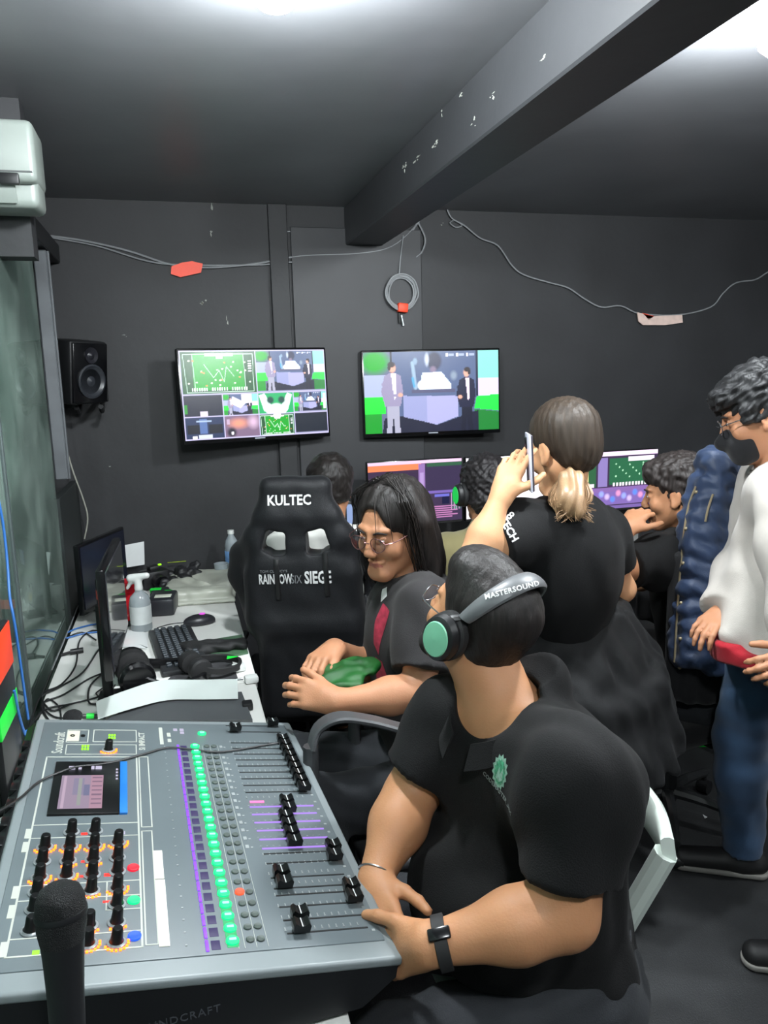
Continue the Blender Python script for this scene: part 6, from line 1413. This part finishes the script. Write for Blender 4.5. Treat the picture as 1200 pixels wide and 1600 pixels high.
# black bottle with a red label between the side screens
q = at(149, 965); q = V((-.30, 3.02, 0)); t = thing('black_can', 'black can with a red label behind the edge-on monitor', 'can', (q.x, q.y, ZD)); T_ = M4((q.x, q.y, ZD)); MB().lathe([(0, 0), (.034, 0), (.034, .20), (.028, .215), (0, .215)], T_).build('body', m_black, t); MB().lathe([(.0342, .13), (.035, .13), (.035, .165), (.0342, .165)], T_).build('label', mat('red_label', (.72, .32, .28), rough=.5), t)
q = V((-.30, 2.90, ZD+.008)); single('power_light', MB().box((0, 0, 0), (.07, .09, .05), bev=.01), m_black, 'small black adapter box behind the edge-on monitor', 'adapter', None).location = (-.27, 2.86, ZD+.026)
MB().ball((-.234, 2.845, ZD+.03), (.004, .007, .007)).build('red_light', glow('red_lamp', (1, .15, .1), 4), bpy.data.objects['power_light'])
bpy.data.objects['power_light'].name = 'power_adapter'
# bag and heap at the far end
c = Clay(.006); z = at(285, 882); z.y = 3.58; z.z = ZD+.02
for k in range(12):
    rr_ = random.Random(k); a_ = z+V((rr_.uniform(-.09, .09), rr_.uniform(-.09, .07), rr_.uniform(.0, .03))); c.add(cap(a_, a_+V((rr_.uniform(-.05, .05), rr_.uniform(-.05, .05), rr_.uniform(0, .05))), rr_.uniform(.018, .035), .018), .02)
me = c.mesh('bag', 2, soft(.006, .03, 8)); me.materials.append(mat('black_nylon', (.12, .12, .13), rough=.5, var=.2)); zz = V((z.x, z.y, ZD)); me.transform(Matrix.Translation(-zz)); o = bpy.data.objects.new('pouch', me); COL.objects.link(o); o.location = zz; tag(o, 'small crumpled black pouch at the far end of the left desk', 'pouch')
z = at(245, 880); z.y = 3.60; t = thing('camera', 'small black camera on its side among the cables at the far end', 'camera', (z.x, z.y, ZD)); RR_ = Matrix.Rotation(.4, 3, 'Z')
MB().box((z.x, z.y, ZD+.045), (.13, .08, .085), RR_, bev=.015).box((z.x, z.y, ZD+.095), (.05, .05, .025), RR_, bev=.008).build('body', m_black, t); MB().cyl((z.x+.02, z.y-.04, ZD+.045), (z.x+.04, z.y-.11, ZD+.045), .032, .034, n=20).build('lens_barrel', m_blackg, t)
MB().box((z.x+.03, z.y-.01, ZD+.111), (.012, .012, .006), RR_).build('mode_light', glow('lime_led', (.6, 1, .1), 1.2), t)
# desk clamps / white plugs at the desk's edge
for i, (x, y, lb_) in enumerate(((378, 1048, 'white mains plug at the desk edge beside the green-marked headset'), (398, 1066, 'white adapter on the desk edge right of the pale card'))):
    q = at(x, y); t = thing('power_plug', lb_, 'plug', (q.x, q.y, ZD)); MB().box((q.x-.01, q.y, ZD+.013), (.042, .035, .022), Matrix.Rotation(.1, 3, 'Z'), bev=.006).build('body', m_white, t); MB().cyl((q.x-.035, q.y, ZD+.016), (q.x-.055, q.y, ZD+.016), .004).build('pin', m_steel, t)
q = at(387, 1108); single('cable_clip', MB().box((0, 0, 0), (.03, .035, .022), bev=.005), m_black, 'small black clip on the desk edge beside the dark folder', 'clip', None).location = (q.x, q.y, ZD+.012)
# small microphone with foam cap on the desk
q = at(120, 1122, ZD+.02); t = thing('lapel_microphone', 'small foam-tipped microphone with a green band on the white desk', 'microphone', (q.x, q.y, ZD)); MB().ball(q+V((-.01, 0, .006)), (.026, .020, .020)).build('foam_cap', mat('foam', (.12, .12, .13), rough=.95, bump=1, bscale=300), t)
MB().cyl(q+V((.015, .002, .002)), q+V((.075, .006, -.008)), .007, n=10).build('stem', m_black, t); MB().cyl(q+V((.025, .003, .001)), q+V((.045, .004, -.002)), .0078, n=10).build('green_band', m_green, t)

# ================================================================== CABLES ON THE DESK
def cab(pts, lab, r=.003, m=None, group=None, z=ZD, cat='cable'):
    P_ = [pz(x, y, z+r+.002+(e[0] if e else 0)) for x, y, *e in pts]
    for q in P_: q.x = max(q.x, GX+.02); q.y = min(q.y, Y1-.04)
    return single('cable', MB().tube(P_, r, 6, 5), m or m_bcable, lab, cat, group=group)
cab([(180, 1030), (160, 1010), (130, 1050), (90, 1075), (55, 1090), (40, 1120), (35, 1170)], 'black cable running from the edge-on monitor along the glass to the mixer')
cab([(178, 1010), (150, 985), (125, 1000), (118, 1040), (95, 1070), (60, 1085), (80, 1110), (110, 1100)], 'black cable looping below the monitor with the yellow sticker')
cab([(172, 1048, .01), (140, 1060), (100, 1085), (66, 1100), (78, 1128), (95, 1140)], 'black cable with a small loop just behind the mixer')
cab([(160, 1020), (165, 1045), (142, 1070), (138, 1095), (150, 1100), (175, 1092)], 'black cable curving down to the pale card')
cab([(190, 1075), (150, 1090), (110, 1100), (72, 1108), (50, 1130), (30, 1150)], 'black cable passing the foam-tipped microphone')
cab([(112, 1122), (85, 1120), (68, 1105), (75, 1092), (92, 1105), (97, 1135)], 'thin black lead of the foam-tipped microphone', .0025)
cab([(150, 1000), (128, 988), (95, 1000), (80, 1020), (70, 1060), (62, 1085)], 'black cable leaving the adapter towards the glass', .0025)
cab([(175, 1060), (160, 1075), (150, 1084), (165, 1090), (180, 1070)], 'small ring of black cable left of the large headphones', .0022)
cab([(130, 950), (100, 948), (70, 975), (66, 1010), (60, 1050)], 'grey cable curving in front of the glass', .0028, m_cable)
cab([(230, 1012), (215, 1008), (200, 1022), (188, 1020)], 'thin white lead beside the keyboard', .0018, m_cable)
cab([(252, 865), (215, 880), (205, 888), (222, 892), (250, 885)], 'black cable bending under the sheets of paper', .0035)
cab([(240, 900), (220, 905), (190, 925), (180, 935)], 'black cable lying across the far paper', .003)
cab([(300, 865), (330, 862), (350, 872), (370, 866)], 'black cable behind the plastic tray', .003)
cab([(270, 872), (262, 868), (276, 860), (290, 866), (282, 874)], 'coiled yellow-green lead on the black camera', .002, mat('lime_lead', (.62, .72, .12), rough=.5), z=ZD+.06)
cab([(90, 990), (120, 982), (150, 975), (175, 976), (165, 985), (130, 990), (100, 998)], 'blue network cable looping below the side monitors', .0030, m_blue)
b = [V((-.434, 2.00, .93)), V((-.434, 2.02, .86)), V((-.432, 2.045, .80)), V((-.425, 2.07, ZD+.006)), pz(40, 1143, ZD+.006), pz(64, 1142, ZD+.006)]
single('cable', MB().tube(b, .0036, 8, 5), m_blue, 'thick blue cable coming past the glass to the mixer corner', 'cable')
q = at(120, 1022); t = thing('cable_joint', 'small black cable connector lying among the cables', 'connector', (q.x, q.y, ZD)); MB().cyl((q.x-.02, q.y-.004, ZD+.011), (q.x+.022, q.y+.004, ZD+.011), .010, n=12).build('shell', m_black, t); MB().cyl((q.x-.02, q.y-.004, ZD+.011), (q.x-.05, q.y-.01, ZD+.006), .005, n=8).build('boot', m_rubber, t)
# pole with coloured tape at the left edge
pa, pb_ = pd(2, 940, 1.55), pd(14, 1230, 1.30)
pa, pb_ = V((-.56, 1.42, 1.35)), V((-.52, 1.40, .0))
qa = CO+ray(4, 1060)*1.48
pole = V((qa.x, qa.y, 0)); pole.x = min(pole.x, GX-.03)
t = thing('equipment_case', 'black upright case with orange and green tape at the left edge', 'case', (pole.x, pole.y, 0))
E1 = V((-.431, 2.06, 0)); t.location = (-.451, 1.96, 0)
mb = MB().box((E1.x-.02, E1.y-.10, .55), (.018, .20, 1.10), bev=.004); mb.build('body', m_black, t)
def band(z0, z1, m, nm): MB().box((E1.x-.02, E1.y-.10, (z0+z1)/2), (.021, .204, z1-z0), bev=.001).build(nm, m, t)
zt = (CO+ray(6, 1100)*1.48).z
band(.985, 1.095, m_orange, 'orange_tape'); band(.86, .915, m_green, 'green_tape')
b = [V((-.455, 2.14, 1.45)), V((-.452, 2.17, 1.33)), V((-.450, 2.16, 1.22)), V((-.445, 2.12, 1.14)), V((-.436, 2.10, 1.06)), V((-.434, 2.12, .80))]
single('cable', MB().tube(b, .0035, 8, 5), m_blue, 'blue cable hanging in front of the taped black case', 'cable')

# ================================================================== CABLES ON THE WALL
def wcab(pts, lab, r=.005, m=None, Y=Y1-.012):
    return single('wall_cable', MB().tube([pY(x, y, Y) for x, y in pts], r, 6, 5), m or m_cable, lab, 'cable')
wcab([(72, 368), (130, 376), (200, 392), (270, 414), (330, 418), (400, 412), (470, 400), (560, 396), (612, 385), (650, 352), (660, 332)], 'grey cable sagging from the left post to the beam, upper of the pair')
wcab([(72, 370), (150, 384), (230, 408), (290, 414), (400, 414), (450, 410), (540, 404), (600, 392), (636, 372), (656, 340)], 'grey cable sagging from the left post to the beam, lower of the pair', .004)
wcab([(440, 362), (520, 362), (600, 366), (636, 370)], 'short straight grey cable above the televisions', .003)
wcab([(652, 345), (664, 372), (660, 392), (650, 402)], 'short loose end of grey cable under the beam', .005)
wcab([(695, 316), (705, 340), (725, 352), (750, 372), (778, 384), (800, 415), (820, 430), (860, 442), (888, 450), (915, 468), (940, 480), (970, 478), (1000, 490), (1060, 492), (1110, 480), (1130, 458), (1150, 442), (1180, 437), (1200, 425), (1230, 410)], 'thin grey cable drooping across the right half of the back wall', .004)
wcab([(712, 345), (722, 352), (712, 355), (703, 348), (710, 344)], 'small loop of grey cable right of the beam', .003)
wcab([(84, 548), (90, 600), (100, 680), (112, 730), (130, 780), (137, 810), (132, 842)], 'pale cable hanging down below the wall speaker', .0035, mat('pale_cable', (.60, .60, .56), rough=.5), Y=3.74)
wcab([(68, 548), (74, 600), (78, 620)], 'short pale cable beside the grey post', .003, mat('pale_cable', (.6, .6, .56)), Y=3.74)
wcab([(458, 700), (455, 718), (446, 735)], 'black cable below the left television', .004, m_bcable); wcab([(498, 712), (520, 728), (552, 730)], 'black cable on the wall left of the desk screens', .004, m_bcable)
# coil
c0 = pY(627, 457, Y1-.03); t = thing('cable_coil', 'coil of grey cable hanging between the televisions, bound with orange tape', 'cable', tuple(c0)); rs = random.Random(4)
for k in range(4):
    r_ = .066+.006*k; MB().tube([c0+V(((r_+rs.uniform(-.004, .004))*math.cos(a), -.004*k+rs.uniform(-.004, .004), (r_+.004)*math.sin(a))) for a in [i*PI/7+k for i in range(14)]], .0042, 6, 3, True).build('loop', m_cable, t)
MB().tube([pY(630, 368, Y1-.02), pY(626, 400, Y1-.02), c0+V((-.01, 0, .08))], .0035, 6, 4).build('hanging_lead', m_cable, t)
q = pY(629, 481, Y1-.035); MB().box(q, (.052, .034, .045), Matrix.Rotation(.1, 3, 'Y'), bev=.006).build('orange_tape', m_orange, t)
q = pY(630, 505, Y1-.03); MB().cyl(q+V((-.01, 0, .04)), q+V((.0, 0, -.012)), .007, n=10).build('plug', m_steel, t); MB().cyl(q+V((-.02, 0, .05)), q+V((-.018, 0, -.0)), .006, n=10).build('plug_boot', m_bcable, t)
def wtape(P_, m, lab, nm='tape_patch'):
    Q_ = [pY(x, y, Y1-.020) for x, y in P_]; n = len(Q_)
    return single(nm, MB().raw(Q_+[q+V((0, .006, 0)) for q in Q_], [list(range(n)), list(range(n, 2*n))[::-1]]+[[i, i+n, (i+1) % n+n, (i+1) % n] for i in range(n)]), m, lab, 'tape')
wtape([(268, 416), (285, 410), (300, 408), (317, 412), (314, 426), (296, 430), (282, 433), (267, 428)], m_orange, 'orange tape holding the cables on the left of the wall')
wtape([(996, 488), (1020, 494), (1066, 492), (1067, 504), (1040, 508), (1005, 508), (998, 502)], mat('pale_tape', (.84, .74, .70), rough=.6, var=.12, nscale=30), 'pale tape holding the thin cable on the right of the wall'); wtape([(1004, 489), (1022, 494), (1014, 500)], m_orange, 'scrap of red tape at the left end of the pale tape')
# little things on the floor
q = pz(1092, 1163, 0); single('green_scrap', MB().prism([(-.02, -.02), (.015, -.03), (.03, .0), (.012, .03), (-.02, .02)], 0, .004, M4(q)), m_green, 'small scrap of green tape on the floor at right', 'tape', tuple(q))
q = pz(1100, 1276, 0); single('paper_scrap', MB().prism([(-.006, -.012), (.008, -.008), (.004, .012)], 0, .002, M4(q)), m_paper, 'tiny white scrap of paper on the dark floor', 'paper', tuple(q))
